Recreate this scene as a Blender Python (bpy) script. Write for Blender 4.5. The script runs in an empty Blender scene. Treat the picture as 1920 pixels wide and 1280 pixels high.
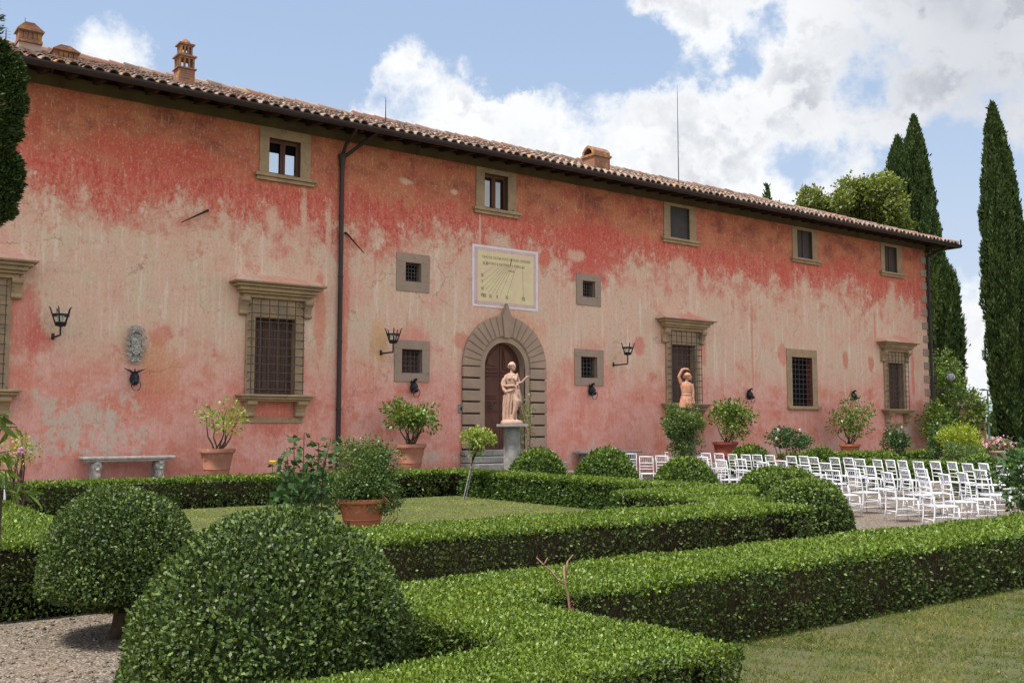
import bpy, bmesh, math, random
import numpy as np
from mathutils import Vector, Matrix, noise as mnoise
R = math.radians
rng = np.random.default_rng(7)
random.seed(7)
SC = bpy.context.scene
COL = SC.collection

# ------------------------------------------------------------------ camera
HD = R(53.37); PITCH = math.atan(158/1867); CH = 1.78; DP = 25.0
FW = (math.cos(HD), math.sin(HD)); RT = (math.sin(HD), -math.cos(HD))
cam_d = bpy.data.cameras.new('camera'); cam = bpy.data.objects.new('camera', cam_d); COL.objects.link(cam)
cam_d.sensor_width = 36; cam_d.lens = 36*1867/1920; cam_d.clip_start = .05; cam_d.clip_end = 9000
cam.location = (0, -DP, CH)
cam.rotation_euler = (R(90)+PITCH, 0, HD-R(90))
SC.camera = cam

def ray(px, py):
    u = (px-960)/1867; v = (640-py)/1867
    F_ = math.cos(PITCH)-v*math.sin(PITCH); U = math.sin(PITCH)+v*math.cos(PITCH)
    return (FW[0]*F_+RT[0]*u, FW[1]*F_+RT[1]*u, U)
def W(px, py, y=0.0):          # point of the plane y=const (walls run along x) seen at a measured photo pixel
    r = ray(px, py); t = (y+DP)/r[1]; return r[0]*t, CH+r[2]*t
def WX(px, y=0.0): return W(px, 650, y)[0]
def GP(px, py, z=0.0):
    r = ray(px, py); t = (z-CH)/r[2]; return r[0]*t, r[1]*t-DP
def DEP(px, d):                # ground position at depth d in the column of a pixel
    u = (px-960)/1867*d; return FW[0]*d+RT[0]*u, FW[1]*d+RT[1]*u-DP
def ZZ(py, d): return CH+(798-py)*d/1867

# ------------------------------------------------------------------ light
SUN_DIR = Vector((-.42, -.055, .9)).normalized()
SKY_STR = .15; SUN_STR = 4.2; EXPO = 0.60
sd_ = bpy.data.lights.new('sun', 'SUN'); sd_.energy = SUN_STR; sd_.angle = R(9); sd_.color = (1, .95, .87)
so_ = bpy.data.objects.new('sun', sd_); COL.objects.link(so_)
so_.rotation_euler = SUN_DIR.to_track_quat('Z', 'Y').to_euler()
world = bpy.data.worlds.new("World"); SC.world = world; world.use_nodes = True
SC.view_settings.view_transform = 'Standard'; SC.view_settings.look = 'None'
SC.view_settings.exposure = EXPO; SC.view_settings.gamma = 1; SC.view_settings.use_curve_mapping = False

# ------------------------------------------------------------------ node helpers
class NT:
    def __init__(s, tree): s.t = tree; s.n = tree.nodes; s.l = tree.links
    def node(s, ty, **kw):
        n = s.n.new(ty)
        for k, v in kw.items(): setattr(n, k, v)
        return n
    def put(s, sock, val):
        if val is None: return
        if isinstance(val, bpy.types.NodeSocket): s.l.new(val, sock)
        else:
            try: sock.default_value = val
            except Exception:
                sock.default_value = (*val, 1) if len(val) == 3 else val
    def m(s, op, a, b=None, c=None, clamp=False):
        n = s.node('ShaderNodeMath', operation=op); n.use_clamp = clamp
        s.put(n.inputs[0], a)
        if b is not None: s.put(n.inputs[1], b)
        if c is not None: s.put(n.inputs[2], c)
        return n.outputs[0]
    def vm(s, op, a, b=None, out=0):
        n = s.node('ShaderNodeVectorMath', operation=op); s.put(n.inputs[0], a)
        if b is not None: s.put(n.inputs[1], b)
        return n.outputs[out]
    def noise(s, vec, scale, detail=4, rough=.55, dist=0, col=False):
        n = s.node('ShaderNodeTexNoise'); s.put(n.inputs['Vector'], vec); s.put(n.inputs['Scale'], scale)
        s.put(n.inputs['Detail'], detail); s.put(n.inputs['Roughness'], rough); s.put(n.inputs['Distortion'], dist)
        return n.outputs['Color' if col else 'Fac']
    def voro(s, vec, scale, feature='F1', out='Distance'):
        n = s.node('ShaderNodeTexVoronoi', feature=feature); s.put(n.inputs['Vector'], vec); s.put(n.inputs['Scale'], scale)
        return n.outputs[out]
    def ramp(s, fac, stops, interp='LINEAR'):
        n = s.node('ShaderNodeValToRGB'); s.put(n.inputs[0], fac); cr = n.color_ramp; cr.interpolation = interp
        while len(cr.elements) < len(stops): cr.elements.new(.5)
        for e, (p, c) in zip(cr.elements, stops):
            e.position = p; e.color = (*c, 1) if len(c) == 3 else c
        return n.outputs[0]
    def rng(s, val, a, b, c=0., d=1., smooth=True):
        n = s.node('ShaderNodeMapRange'); n.interpolation_type = 'SMOOTHSTEP' if smooth else 'LINEAR'
        s.put(n.inputs[0], val); s.put(n.inputs[1], a); s.put(n.inputs[2], b); s.put(n.inputs[3], c); s.put(n.inputs[4], d)
        return n.outputs[0]
    def mix(s, fac, a, b, mode='MIX'):
        n = s.node('ShaderNodeMix', data_type='RGBA', blend_type=mode); n.clamp_factor = True
        s.put(n.inputs[0], fac)
        for k, v in ((6, a), (7, b)):
            s.put(n.inputs[k], v if isinstance(v, bpy.types.NodeSocket) else (*v, 1))
        return n.outputs[2]
    def obj(s): return s.node('ShaderNodeTexCoord').outputs['Object']
    def pos(s): return s.node('ShaderNodeNewGeometry').outputs['Position']
    def xyz(s, v):
        n = s.node('ShaderNodeSeparateXYZ'); s.put(n.inputs[0], v); return n.outputs
    def comb(s, x, y, z):
        n = s.node('ShaderNodeCombineXYZ')
        for i, v in enumerate((x, y, z)): s.put(n.inputs[i], v)
        return n.outputs[0]
    def scale(s, v, sc):
        n = s.node('ShaderNodeMapping'); s.put(n.inputs[0], v); n.inputs['Scale'].default_value = sc; return n.outputs[0]
    def attr(s, name, out='Fac'):
        n = s.node('ShaderNodeAttribute', attribute_name=name); return n.outputs[out]
    def bump(s, h, strength=.4, dist=.02):
        n = s.node('ShaderNodeBump'); s.put(n.inputs['Height'], h); n.inputs['Strength'].default_value = strength
        n.inputs['Distance'].default_value = dist; return n.outputs[0]

def new_mat(name):
    m = bpy.data.materials.new(name); m.use_nodes = True; m.node_tree.nodes.clear()
    t = NT(m.node_tree); out = t.node('ShaderNodeOutputMaterial'); b = t.node('ShaderNodeBsdfPrincipled')
    t.l.new(b.outputs[0], out.inputs[0]); return m, t, b, out

def basic(name, col, col2=None, scale=6, rough=.8, spec=.3, metal=0, bump=.0, bscale=40, bdist=.01, streak=False, dirt=None):
    m, t, b, o = new_mat(name); v = t.pos()
    if streak: v = t.scale(v, (1, 1, .18))
    n = t.noise(v, scale, 6, .6)
    c = t.mix(t.rng(n, .3, .7), col, col2 or tuple(x*.75 for x in col))
    if dirt is not None:
        d = t.noise(v, scale*3.1, 5, .7)
        c = t.mix(t.rng(d, .55, .72), c, dirt)
    t.put(b.inputs['Base Color'], c); b.inputs['Roughness'].default_value = rough
    b.inputs['Specular IOR Level'].default_value = spec; b.inputs['Metallic'].default_value = metal
    if bump: t.put(b.inputs['Normal'], t.bump(t.noise(t.pos(), bscale, 6, .65), bump, bdist))
    return m

def leafy(name, dark, mid, light, rough=.42, trans=.22, spec=.35):
    m, t, b, out = new_mat(name)
    a = t.attr('v')
    c = t.ramp(a, [(0, dark), (.45, mid), (1, light)])
    big = t.noise(t.pos(), 1.7, 3, .6)
    c = t.mix(t.rng(big, .35, .7, 0, .5), c, tuple(x*y for x, y in zip(mid, (1.25, 1.05, .7))), 'MIX')
    t.put(b.inputs['Base Color'], c); b.inputs['Roughness'].default_value = rough
    b.inputs['Specular IOR Level'].default_value = spec
    tr = t.node('ShaderNodeBsdfTranslucent'); tc = t.mix(1., c, (1.3, 1.25, .5), 'MULTIPLY'); t.put(tr.inputs[0], tc)
    mx = t.node('ShaderNodeMixShader'); mx.inputs[0].default_value = trans
    t.l.new(b.outputs[0], mx.inputs[1]); t.l.new(tr.outputs[0], mx.inputs[2]); t.l.new(mx.outputs[0], out.inputs[0])
    return m

# ------------------------------------------------------------------ sky
def build_sky():
    t = NT(world.node_tree); t.n.clear()
    out = t.node('ShaderNodeOutputWorld'); bg = t.node('ShaderNodeBackground'); t.l.new(bg.outputs[0], out.inputs[0])
    sky = t.node('ShaderNodeTexSky', sky_type='NISHITA'); sky.sun_disc = False
    sky.sun_elevation = math.asin(SUN_DIR.z); sky.sun_rotation = math.atan2(SUN_DIR.x, SUN_DIR.y)
    sky.air_density = 1.0; sky.dust_density = 1.6; sky.ozone_density = 1.0; sky.altitude = 200
    d = t.vm('NORMALIZE', t.node('ShaderNodeTexCoord').outputs['Generated'])
    # cloud masses: (pixel x, pixel y, radius, weight)
    bl = [(1740, 100, .17, 1.0), (1500, 150, .15, 1.0), (1900, 60, .2, .9), (1330, 235, .11, .9), (1180, 260, .085, .75), (1600, 250, .13, .9),
          (930, 268, .055, .8), (1010, 268, .06, .8), (1110, 265, .06, .7), (790, 215, .075, .95), (760, 190, .04, .4), (985, 250, .06, .85), (1080, 270, .06, .8), (1400, 330, .1, .8), (1280, 330, .07, .6), (1850, 560, .09, .95), (1860, 700, .09, 1.0),
          (215, 95, .055, .55), (1180, 10, .06, .55), (1330, 40, .07, .6), (1480, 60, .08, .7), (1290, 90, .05, .4),
          (1900, 270, .07, .5), (1530, 60, .08, .5), (430, 145, .03, .4), (640, 260, .05, .3)]
    holes = [(1800, 385, .1, .9), (1320, 118, .028, .42), (1400, 95, .028, .42), (1470, 45, .028, .42), (1650, 112, .04, .34), (1600, 185, .03, .3), (1515, 312, .045, .5), (1110, 95, .075, .7), (560, 120, .14, .5), (1215, 110, .05, .7), (1690, 330, .05, .35)]
    wob = t.noise(d, 12, 8, .66, col=True)
    dw = t.vm('ADD', d, t.vm('SCALE', t.vm('SUBTRACT', wob, (.5, .5, .5)), None))
    dw.node.inputs[1].links[0].from_node.inputs['Scale'].default_value = .10
    acc = None
    for i_, (px, py, r, w) in enumerate(bl+[(a, b_, c, -e) for a, b_, c, e in holes]):
        if i_ == len(bl): acc = t.m('MINIMUM', acc, .70)
        v = Vector(ray(px, py)).normalized()
        dist = t.vm('DISTANCE', dw, tuple(v), out=1)
        g = t.rng(dist, r*1.25, r*.15, 0, w)
        acc = g if acc is None else t.m('ADD', acc, g)
    # clouds elsewhere in the sky, away from the view
    away = t.rng(t.vm('DOT_PRODUCT', d, tuple(Vector(ray(960, 400)).normalized()), out=1), .84, .55)
    gen = t.rng(t.noise(d, 2.6, 6, .6), .42, .58, 0, .8)
    acc = t.m('ADD', acc, t.m('MULTIPLY', away, gen))
    acc0 = acc
    b1 = t.noise(d, 13, 10, .62); b2 = t.noise(t.vm('ADD', d, (.2, .7, .1)), 34, 6, .6)
    bil = t.m('ADD', t.m('MULTIPLY', t.m('SUBTRACT', b1, .5), 1.6), t.m('MULTIPLY', t.m('SUBTRACT', b2, .5), .45))
    acc = t.m('ADD', acc, bil)
    mask = t.rng(acc, .14, .58)
    hz = t.xyz(d)[2]
    # undersides: grey where the cloud just above is thicker
    up = t.vm('ADD', d, (0, 0, .022))
    n0 = t.noise(d, 11, 8, .6); n1 = t.noise(up, 11, 8, .6); big0 = t.noise(t.vm('ADD', d, (.3, .1, .2)), 5.5, 5, .55)
    under = t.rng(t.m('SUBTRACT', n1, n0), -.03, .06)
    deep = t.rng(acc, .35, 1.1)
    sh = t.m('MULTIPLY', t.m('ADD', t.m('MULTIPLY', under, .75), t.rng(big0, .45, .68, 0, .8)), deep, clamp=True)
    greytop = t.rng(t.vm('DISTANCE', d, tuple(Vector(ray(1900, 70)).normalized()), out=1), .24, .03, 0, .6)
    sh = t.m('ADD', t.m('MULTIPLY', sh, .85), greytop, clamp=True)
    cl = t.mix(sh, (4.45, 4.5, 4.55), (2.35, 2.45, 2.7))
    cl = t.mix(1., cl, t.mix(away, (1, 1, 1), (1.58, 1.56, 1.53)), 'MULTIPLY')   # unseen clouds brightened as added soft fill on the facade
    pale = t.mix(.85, sky.outputs[0], (1.85, 2.45, 3.45))
    pale = t.mix(t.rng(hz, .0, .42, .75, 0), pale, (3.0, 3.4, 3.9))
    c = t.mix(t.m('MULTIPLY', mask, .96), pale, cl)
    t.put(bg.inputs[0], c); bg.inputs[1].default_value = SKY_STR
build_sky()

# ------------------------------------------------------------------ objects
def tag(o, label=None, cat=None, group=None, kind=None):
    if label: o['label'] = label
    if cat: o['category'] = cat
    if group: o['group'] = group
    if kind: o['kind'] = kind
    return o
def thing(name, label, cat, loc=(0, 0, 0), rz=0, group=None):
    o = bpy.data.objects.new(name, None); COL.objects.link(o); o.location = loc; o.rotation_euler = (0, 0, rz)
    o.empty_display_size = .2
    return tag(o, label, cat, group)
def copy_tree(o, parent=None):
    c = o.copy(); COL.objects.link(c); c.parent = parent
    for ch in list(o.children): copy_tree(ch, c)
    return c

class MB:
    def __init__(s): s.v = []; s.f = []; s.a = []; s.mi = []; s.tm = None; s.cur = 0
    def add(s, vs, fs, val=None):
        b = len(s.v)
        if s.tm is not None: vs = [tuple(s.tm @ Vector(p)) for p in vs]
        s.v += [tuple(p) for p in vs]
        val = random.random() if val is None else val
        for f in fs: s.f.append([i+b for i in f]); s.a.append(val); s.mi.append(s.cur)
        return s
    def box(s, x0, x1, y0, y1, z0, z1, val=None, bev=0):
        if x0 > x1: x0, x1 = x1, x0
        if y0 > y1: y0, y1 = y1, y0
        if z0 > z1: z0, z1 = z1, z0
        if bev > 0:
            bev = min(bev, (x1-x0)*.45, (y1-y0)*.45, (z1-z0)*.45)
            bm = bmesh.new(); bmesh.ops.create_cube(bm, size=1)
            for p in bm.verts: p.co = ((x0+x1)/2+p.co.x*(x1-x0), (y0+y1)/2+p.co.y*(y1-y0), (z0+z1)/2+p.co.z*(z1-z0))
            bmesh.ops.bevel(bm, geom=bm.edges[:]+bm.verts[:], offset=bev, segments=2, affect='EDGES', profile=.5)
            bm.verts.index_update()
            vs = [tuple(p.co) for p in bm.verts]; fs = [[p.index for p in f.verts] for f in bm.faces]; bm.free()
            return s.add(vs, fs, val)
        vs = [(x0,y0,z0),(x1,y0,z0),(x1,y1,z0),(x0,y1,z0),(x0,y0,z1),(x1,y0,z1),(x1,y1,z1),(x0,y1,z1)]
        return s.add(vs, [(0,3,2,1),(4,5,6,7),(0,1,5,4),(1,2,6,5),(2,3,7,6),(3,0,4,7)], val)
    def tube(s, pts, rad, n=8, cap=True, val=None):
        pts = [Vector(p) for p in pts]; k = len(pts)
        rad = [rad]*k if not hasattr(rad, '__len__') else rad
        vs = []; up = None
        for i, p in enumerate(pts):
            d = (pts[min(i+1, k-1)]-pts[max(i-1, 0)])
            d = d.normalized() if d.length > 1e-9 else Vector((0, 0, 1))
            if up is None: up = Vector((0, 0, 1)) if abs(d.z) < .9 else Vector((1, 0, 0))
            a = d.cross(up); a = a.normalized() if a.length > 1e-6 else Vector((1, 0, 0))
            b = d.cross(a).normalized(); up = -b if False else up
            for j in range(n):
                th = 2*math.pi*j/n; vs.append(p+(a*math.cos(th)+b*math.sin(th))*rad[i])
        fs = [(i*n+j, i*n+(j+1) % n, (i+1)*n+(j+1) % n, (i+1)*n+j) for i in range(k-1) for j in range(n)]
        if cap: fs += [tuple(range(n))[::-1], tuple((k-1)*n+j for j in range(n))]
        return s.add(vs, fs, val)
    def lathe(s, prof, c=(0, 0, 0), n=24, val=None, sx=1, sy=1, fold=None):
        vs = []; 
        for k, (r, z) in enumerate(prof):
            for j in range(n):
                th = 2*math.pi*j/n; rr = r*(fold(th, k/(len(prof)-1)) if fold else 1)
                vs.append((c[0]+rr*math.cos(th)*sx, c[1]+rr*math.sin(th)*sy, c[2]+z))
        m = len(prof)
        fs = [(i*n+j, i*n+(j+1) % n, (i+1)*n+(j+1) % n, (i+1)*n+j) for i in range(m-1) for j in range(n)]
        fs += [tuple(range(n))[::-1], tuple((m-1)*n+j for j in range(n))]
        return s.add(vs, fs, val)
    def prism(s, poly, a0, a1, axis='x', val=None):   # poly of the 2 other axes (in order), extruded along axis
        n = len(poly); vs = []
        for a in (a0, a1):
            for p, q in poly:
                vs.append({'x': (a, p, q), 'y': (p, a, q), 'z': (p, q, a)}[axis])
        fs = [tuple(range(n)), tuple(range(n, 2*n))[::-1]]+[(i, i+n, (i+1) % n+n, (i+1) % n) for i in range(n)]
        return s.add(vs, fs, val)
    def ball(s, c, r, n=10, val=None):
        r = (r, r, r) if not hasattr(r, '__len__') else r; vs = []; fs = []; m = n
        for i in range(1, n):
            ph = math.pi*i/n
            for j in range(m*2):
                th = math.pi*j/m; vs.append((c[0]+r[0]*math.sin(ph)*math.cos(th), c[1]+r[1]*math.sin(ph)*math.sin(th), c[2]+r[2]*math.cos(ph)))
        vs += [(c[0], c[1], c[2]+r[2]), (c[0], c[1], c[2]-r[2])]; T = len(vs)-2; w = 2*m
        for i in range(n-2):
            for j in range(w): fs.append((i*w+j, (i+1)*w+j, (i+1)*w+(j+1) % w, i*w+(j+1) % w))
        for j in range(w): fs += [(T, j, (j+1) % w), (T+1, (n-2)*w+(j+1) % w, (n-2)*w+j)]
        return s.add(vs, fs, val)
    def build(s, name, mat, parent=None, smooth=False, loc=None, autosmooth=None):
        me = bpy.data.meshes.new(name); me.from_pydata(s.v, [], s.f)
        for m_ in (mat if isinstance(mat, (list, tuple)) else [mat]): me.materials.append(m_)
        at = me.attributes.new('v', 'FLOAT', 'FACE'); at.data.foreach_set('value', s.a)
        if isinstance(mat, (list, tuple)): me.polygons.foreach_set('material_index', s.mi)
        bm = bmesh.new(); bm.from_mesh(me); bmesh.ops.recalc_face_normals(bm, faces=bm.faces[:]); bm.to_mesh(me); bm.free()
        if smooth: me.shade_smooth()
        if smooth == 'auto': me.set_sharp_from_angle(angle=R(40))
        o = bpy.data.objects.new(name, me); COL.objects.link(o); o.parent = parent
        if loc: o.location = loc
        return o

def np_obj(name, sets, mats, parent=None):
    """sets: list of (V[n,3], F[m,4], val[m], material index)"""
    V = np.concatenate([s[0] for s in sets]).astype(np.float32)
    off = 0; Fs = []
    for s in sets: Fs.append(np.asarray(s[1])+off); off += len(s[0])
    F_ = np.concatenate(Fs).astype(np.int32); vals = np.concatenate([s[2] for s in sets]).astype(np.float32)
    mi = np.concatenate([np.full(len(s[1]), s[3]) for s in sets]).astype(np.int32)
    me = bpy.data.meshes.new(name); me.vertices.add(len(V)); me.vertices.foreach_set('co', V.ravel())
    me.loops.add(F_.size); me.loops.foreach_set('vertex_index', F_.ravel())
    me.polygons.add(len(F_)); me.polygons.foreach_set('loop_start', np.arange(0, F_.size, 4, dtype=np.int32))
    for m_ in mats: me.materials.append(m_)
    me.polygons.foreach_set('material_index', mi)
    at = me.attributes.new('v', 'FLOAT', 'FACE'); at.data.foreach_set('value', vals)
    me.update(calc_edges=True)
    o = bpy.data.objects.new(name, me); COL.objects.link(o); o.parent = parent
    return o

def unit(a): return a/np.maximum(np.linalg.norm(a, axis=1, keepdims=True), 1e-9)
def leaves(P, N, size, out=.55, up=.25, rnd=.8, wid=.3, vb=0., vs=.35, droop=0.):
    n = len(P); P = np.asarray(P, float); N = np.asarray(N, float)
    size = np.broadcast_to(np.asarray(size, float), (n,))[:, None]*rng.uniform(.75, 1.25, (n, 1))
    r = rng.normal(size=(n, 3)); T = unit(N*out+r*rnd*.6+np.array([0, 0, up-droop]))
    r2 = rng.normal(size=(n, 3)); S = unit(np.cross(T, N+r2*.6)); M = unit(np.cross(S, T))
    c = size*wid; P0 = P; P1 = P+T*size*.5+S*c+M*size*.07; P2 = P+T*size-M*size*.05*droop; P3 = P+T*size*.5-S*c+M*size*.07
    V = np.stack([P0, P1, P2, P3], 1).reshape(-1, 3); F_ = np.arange(4*n).reshape(n, 4)
    val = np.clip(vb+(rng.beta(1.4, 1.8, n)-.44)*vs*2.9+.45, 0, 1)
    return V, F_, val, 0
def wave(P, s=1.0):
    x, y, z = P[:, 0]*s, P[:, 1]*s, P[:, 2]*s
    return (np.sin(x*2.1+y*1.3+1)+np.sin(y*2.7-x*1.1+z*1.9+2)+np.sin(z*3.1+x*2.3)+.6*np.sin(x*5.3+z*4.1)*np.sin(y*4.7+.5)+.4*np.sin(x*9.1+y*7.7+z*8.3))/3.5
CAMP = np.array([0, -DP, CH])
def lsize(P, k=.0027, a=.008, lo=.02, hi=.13):
    return np.clip(np.linalg.norm(P-CAMP, axis=1)*k+a, lo, hi)
def grid_quads(nu, nv):
    i = np.arange(nu-1)[:, None]; j = np.arange(nv-1)[None]
    a = (i*nv+j).ravel(); return np.stack([a, a+nv, a+nv+1, a+1], 1)
# ------------------------------------------------------------------ materials
M = {}
def wall_material():
    m, t, b, o = new_mat('faded_pink_plaster')
    P = t.pos(); X, Y, Z = t.xyz(P)
    v3 = t.comb(X, 0., Z)
    big = t.noise(v3, .33, 3, .5); med = t.noise(t.vm('ADD', v3, (7, 0, 3)), 1.1, 7, .66); fine = t.noise(v3, 7, 8, .72)
    stv = t.scale(v3, (5.2, 1, .38)); streak = t.noise(stv, 1.0, 7, .68)
    stv2 = t.scale(v3, (16, 1, .9)); streak2 = t.noise(stv2, 1.0, 5, .6)
    def off(n, a): return t.m('MULTIPLY', t.m('SUBTRACT', n, .5), a)
    zz = t.m('ADD', Z, t.m('ADD', off(big, 2.3), t.m('ADD', off(med, 2.2), off(streak, 1.6))))
    zz2 = t.m('ADD', Z, t.m('ADD', off(med, 1.8), off(fine, .5)))
    # faded middle: mottled tan, cream and pink
    tan = t.mix(t.rng(med, .38, .60), (.59, .455, .345), (.63, .415, .325))
    tan = t.mix(t.rng(streak, .5, .66, 0, .6), tan, (.74, .63, .54))
    tan = t.mix(t.rng(streak2, .52, .72, 0, .3), tan, (.60, .27, .22))
    tan = t.mix(t.rng(t.noise(t.vm('ADD', v3, (31, 0, 8)), .7, 5, .6), .5, .66, 0, .6), tan, (.62, .29, .24))
    # lower pink salmon
    low = t.mix(t.rng(med, .38, .62), (.62, .25, .20), (.66, .35, .31))
    low = t.mix(t.rng(t.noise(t.vm('ADD', v3, (3, 0, 19)), 1.3, 9, .72), .5, .62, 0, .8), low, (.58, .185, .125))
    low = t.mix(t.rng(streak, .54, .7, 0, .5), low, (.76, .47, .42))
    c = t.mix(t.rng(zz2, 2.6, 4.2), low, tan)
    lowred = t.m('MULTIPLY', t.rng(t.noise(t.vm('ADD', v3, (11, 0, 5)), .9, 8, .7), .56, .64), t.m('MULTIPLY', t.rng(Z, 2.2, 3.0), t.rng(Z, 4.8, 3.6)))
    c = t.mix(t.m('MULTIPLY', lowred, .7), c, (.55, .12, .09))
    # texture that eats the old paint away
    er = t.noise(t.scale(v3, (1, 1, .82)), 1.7, 14, .82); er2 = t.noise(t.scale(v3, (2.6, 1, .5)), 1.5, 10, .72)
    E_ = t.m('ADD', t.m('MULTIPLY', er, .86), t.m('MULTIPLY', er2, .14)); E_ = t.m('ADD', .5, t.m('MULTIPLY', t.m('SUBTRACT', E_, .5), 1.9))
    redc = t.mix(t.rng(fine, .36, .64), (.47, .055, .042), (.56, .115, .08))
    redc = t.mix(t.rng(er2, .46, .62, 0, .55), redc, (.60, .22, .15))
    redc = t.mix(t.rng(med, .5, .66, 0, .45), redc, (.38, .04, .035))
    zr = t.m('ADD', Z, t.m('ADD', off(big, 2.6), off(t.noise(v3, .8, 3, .5), 1.4)))
    band = t.rng(t.m('ADD', E_, t.m('MULTIPLY', t.m('SUBTRACT', zr, 7.25), .24)), .48, .60)
    wf = t.noise(t.scale(v3, (1, 1, .6)), 9, 10, .8); wfm = t.m('MULTIPLY', t.rng(wf, .44, .60), t.rng(zr, 8.5, 7.0, .15, .85))
    band = t.m('MULTIPLY', band, t.m('SUBTRACT', 1., wfm))
    c = t.mix(band, c, redc)
    c = t.mix(t.m('MULTIPLY', t.rng(t.m('ADD', E_, t.m('MULTIPLY', t.m('SUBTRACT', zr, 6.2), .14)), .52, .66), .45), c, redc)
    # orange upper zone
    hi_edge = t.rng(t.m('ADD', t.m('MULTIPLY', E_, 1.), t.m('MULTIPLY', t.m('SUBTRACT', t.m('ADD', Z, t.m('ADD', off(big, 1.3), off(med, .7))), 8.3), .8)), .46, .60)
    org = t.mix(t.rng(med, .35, .65), (.50, .185, .095), (.47, .13, .075))
    org = t.mix(t.rng(t.noise(t.vm('ADD', v3, (5, 0, 5)), 1.0, 8, .68), .50, .62, 0, .6), org, (.40, .065, .048))
    org = t.mix(t.rng(er2, .54, .66, 0, .5), org, (.58, .27, .16))
    c = t.mix(hi_edge, c, org)
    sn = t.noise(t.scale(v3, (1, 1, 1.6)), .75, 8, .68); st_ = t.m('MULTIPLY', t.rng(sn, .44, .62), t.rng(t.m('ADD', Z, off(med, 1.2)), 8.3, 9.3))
    c = t.mix(t.m('MULTIPLY', st_, .8), c, (.20, .055, .04))  # patchy brown stain below the eave, with eave shade painted into its colour
    def blot(c, px, py, rx, rz, col, op=.85, k=.55, hard=.05):
        x, z = W(px, py)
        dx = t.m('DIVIDE', t.m('SUBTRACT', X, x), rx); dz = t.m('DIVIDE', t.m('SUBTRACT', Z, z), rz)
        r = t.m('SQRT', t.m('ADD', t.m('MULTIPLY', dx, dx), t.m('MULTIPLY', dz, dz)))
        return t.mix(t.rng(t.m('ADD', E_, t.m('MULTIPLY', t.m('SUBTRACT', 1., r), k)), .5, .5+hard*2, 0, op), c, col)
    for px, py, rx, rz, col in [(1313,500,.30,.36,(.55,.09,.06)),(1370,500,.30,.42,(.55,.09,.06)),(1470,520,.40,.5,(.54,.09,.06)),(1585,675,.26,.42,(.52,.10,.08)),
            (1633,682,.26,.42,(.52,.10,.08)),(1467,665,.32,.62,(.58,.15,.12)),(1717,588,.28,.4,(.55,.11,.09)),(1020,485,.3,.33,(.55,.09,.06)),(302,630,.34,.3,(.56,.14,.11)),(1198,650,.34,.38,(.55,.12,.10))]:
        c = blot(c, px, py, rx, rz, col, .62, .55, .12)
    for px, py, rx, rz, col in [(45,600,.5,1.2,(.53,.07,.06)),(75,640,.35,.4,(.55,.10,.08)),(1110,470,1.6,1.5,(.52,.08,.06)),(1318,655,.25,.8,(.56,.13,.09)),(600,590,.22,1.6,(.58,.16,.10)),
            (300,690,.7,.9,(.56,.25,.12)),(712,640,.4,.8,(.60,.32,.14)),(1640,610,.10,.9,(.58,.18,.13)),(1712,700,.15,1.7,(.60,.11,.08)),(866,640,.45,.35,(.55,.14,.1)),(1585,500,1.0,.6,(.50,.07,.05)),(300,290,2.4,.5,(.50,.07,.05)),
            (648,560,.15,2.5,(.58,.13,.09)),(1105,505,1.1,.55,(.54,.10,.08)),(775,655,.9,.9,(.60,.20,.16)),(1103,690,1.2,1.1,(.60,.22,.17)),(510,785,.9,.6,(.52,.10,.06)),(1285,640,.9,1.3,(.60,.25,.2)),(520,530,1.1,.22,(.62,.27,.2)),(1285,600,1.0,.3,(.60,.22,.16)),(1683,640,.8,.35,(.60,.22,.16)),(955,620,1.9,.9,(.62,.30,.19)),
            (1410,640,.07,3.5,(.55,.20,.15)),(250,760,1.5,.5,(.58,.17,.12)),(560,860,1.6,.4,(.62,.33,.30)),(640,700,.2,3,(.60,.16,.12))]:
        c = blot(c, px, py, rx, rz, col, .6, .6, .14)
    # pale rain runs under the upper sills
    for px, py, rx, rz in [(570,400,.12,.9),(512,410,.25,.5),(617,420,.10,1.1),(900,430,.06,.8),(1080,480,.5,.25),(1275,500,.5,.5),(1510,540,.4,.8),(760,340,.3,.12),(850,360,.2,.12),(935,450,.5,.3),(1672,560,.4,.9)]:
        c = blot(c, px, py, rx, rz, (.66, .46, .36), .7, .45, .14)
    # bare grey plaster patches
    for px, py, rx, rz in [(160,775,.8,.42),(205,815,.55,.4),(95,755,.25,.16),(120,815,.5,.3),(800,858,.6,.10),(1120,850,.8,.2),(1225,865,.9,.16),(1455,842,1.1,.16),(1540,845,1.3,.2),(1700,815,.7,.5)]:
        c = blot(c, px, py, rx*1.25, rz*1.25, (.52, .43, .36), .8, .13, .03)
    mo = t.noise(t.scale(v3, (1.5, 1, .8)), 4.0, 12, .8)
    c = t.mix(t.rng(mo, .54, .68, 0, .42), c, (.78, .60, .47)); c = t.mix(t.rng(mo, .47, .36, 0, .42), c, (.50, .15, .11))
    c = t.mix(t.rng(t.noise(t.scale(v3, (3.5, 1, .5)), 3.5, 8, .75), .55, .68, 0, .45), c, (.74, .52, .42))
    c = t.mix(1., c, (1.1, 1.07, 1.03), 'MULTIPLY')
    g1 = t.noise(t.scale(v3, (1, 1, .55)), 19, 8, .82); g2 = t.noise(t.vm('ADD', v3, (4, 0, 4)), 8, 9, .8)
    c = t.mix(t.rng(g1, .52, .66, 0, .5), c, (.80, .66, .56)); c = t.mix(t.rng(g1, .47, .36, 0, .5), c, (.42, .15, .11)); c = t.mix(t.rng(g2, .46, .37, 0, .4), c, (.58, .24, .18)); c = t.mix(t.rng(g2, .55, .66, 0, .35), c, (.66, .55, .44))
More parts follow.
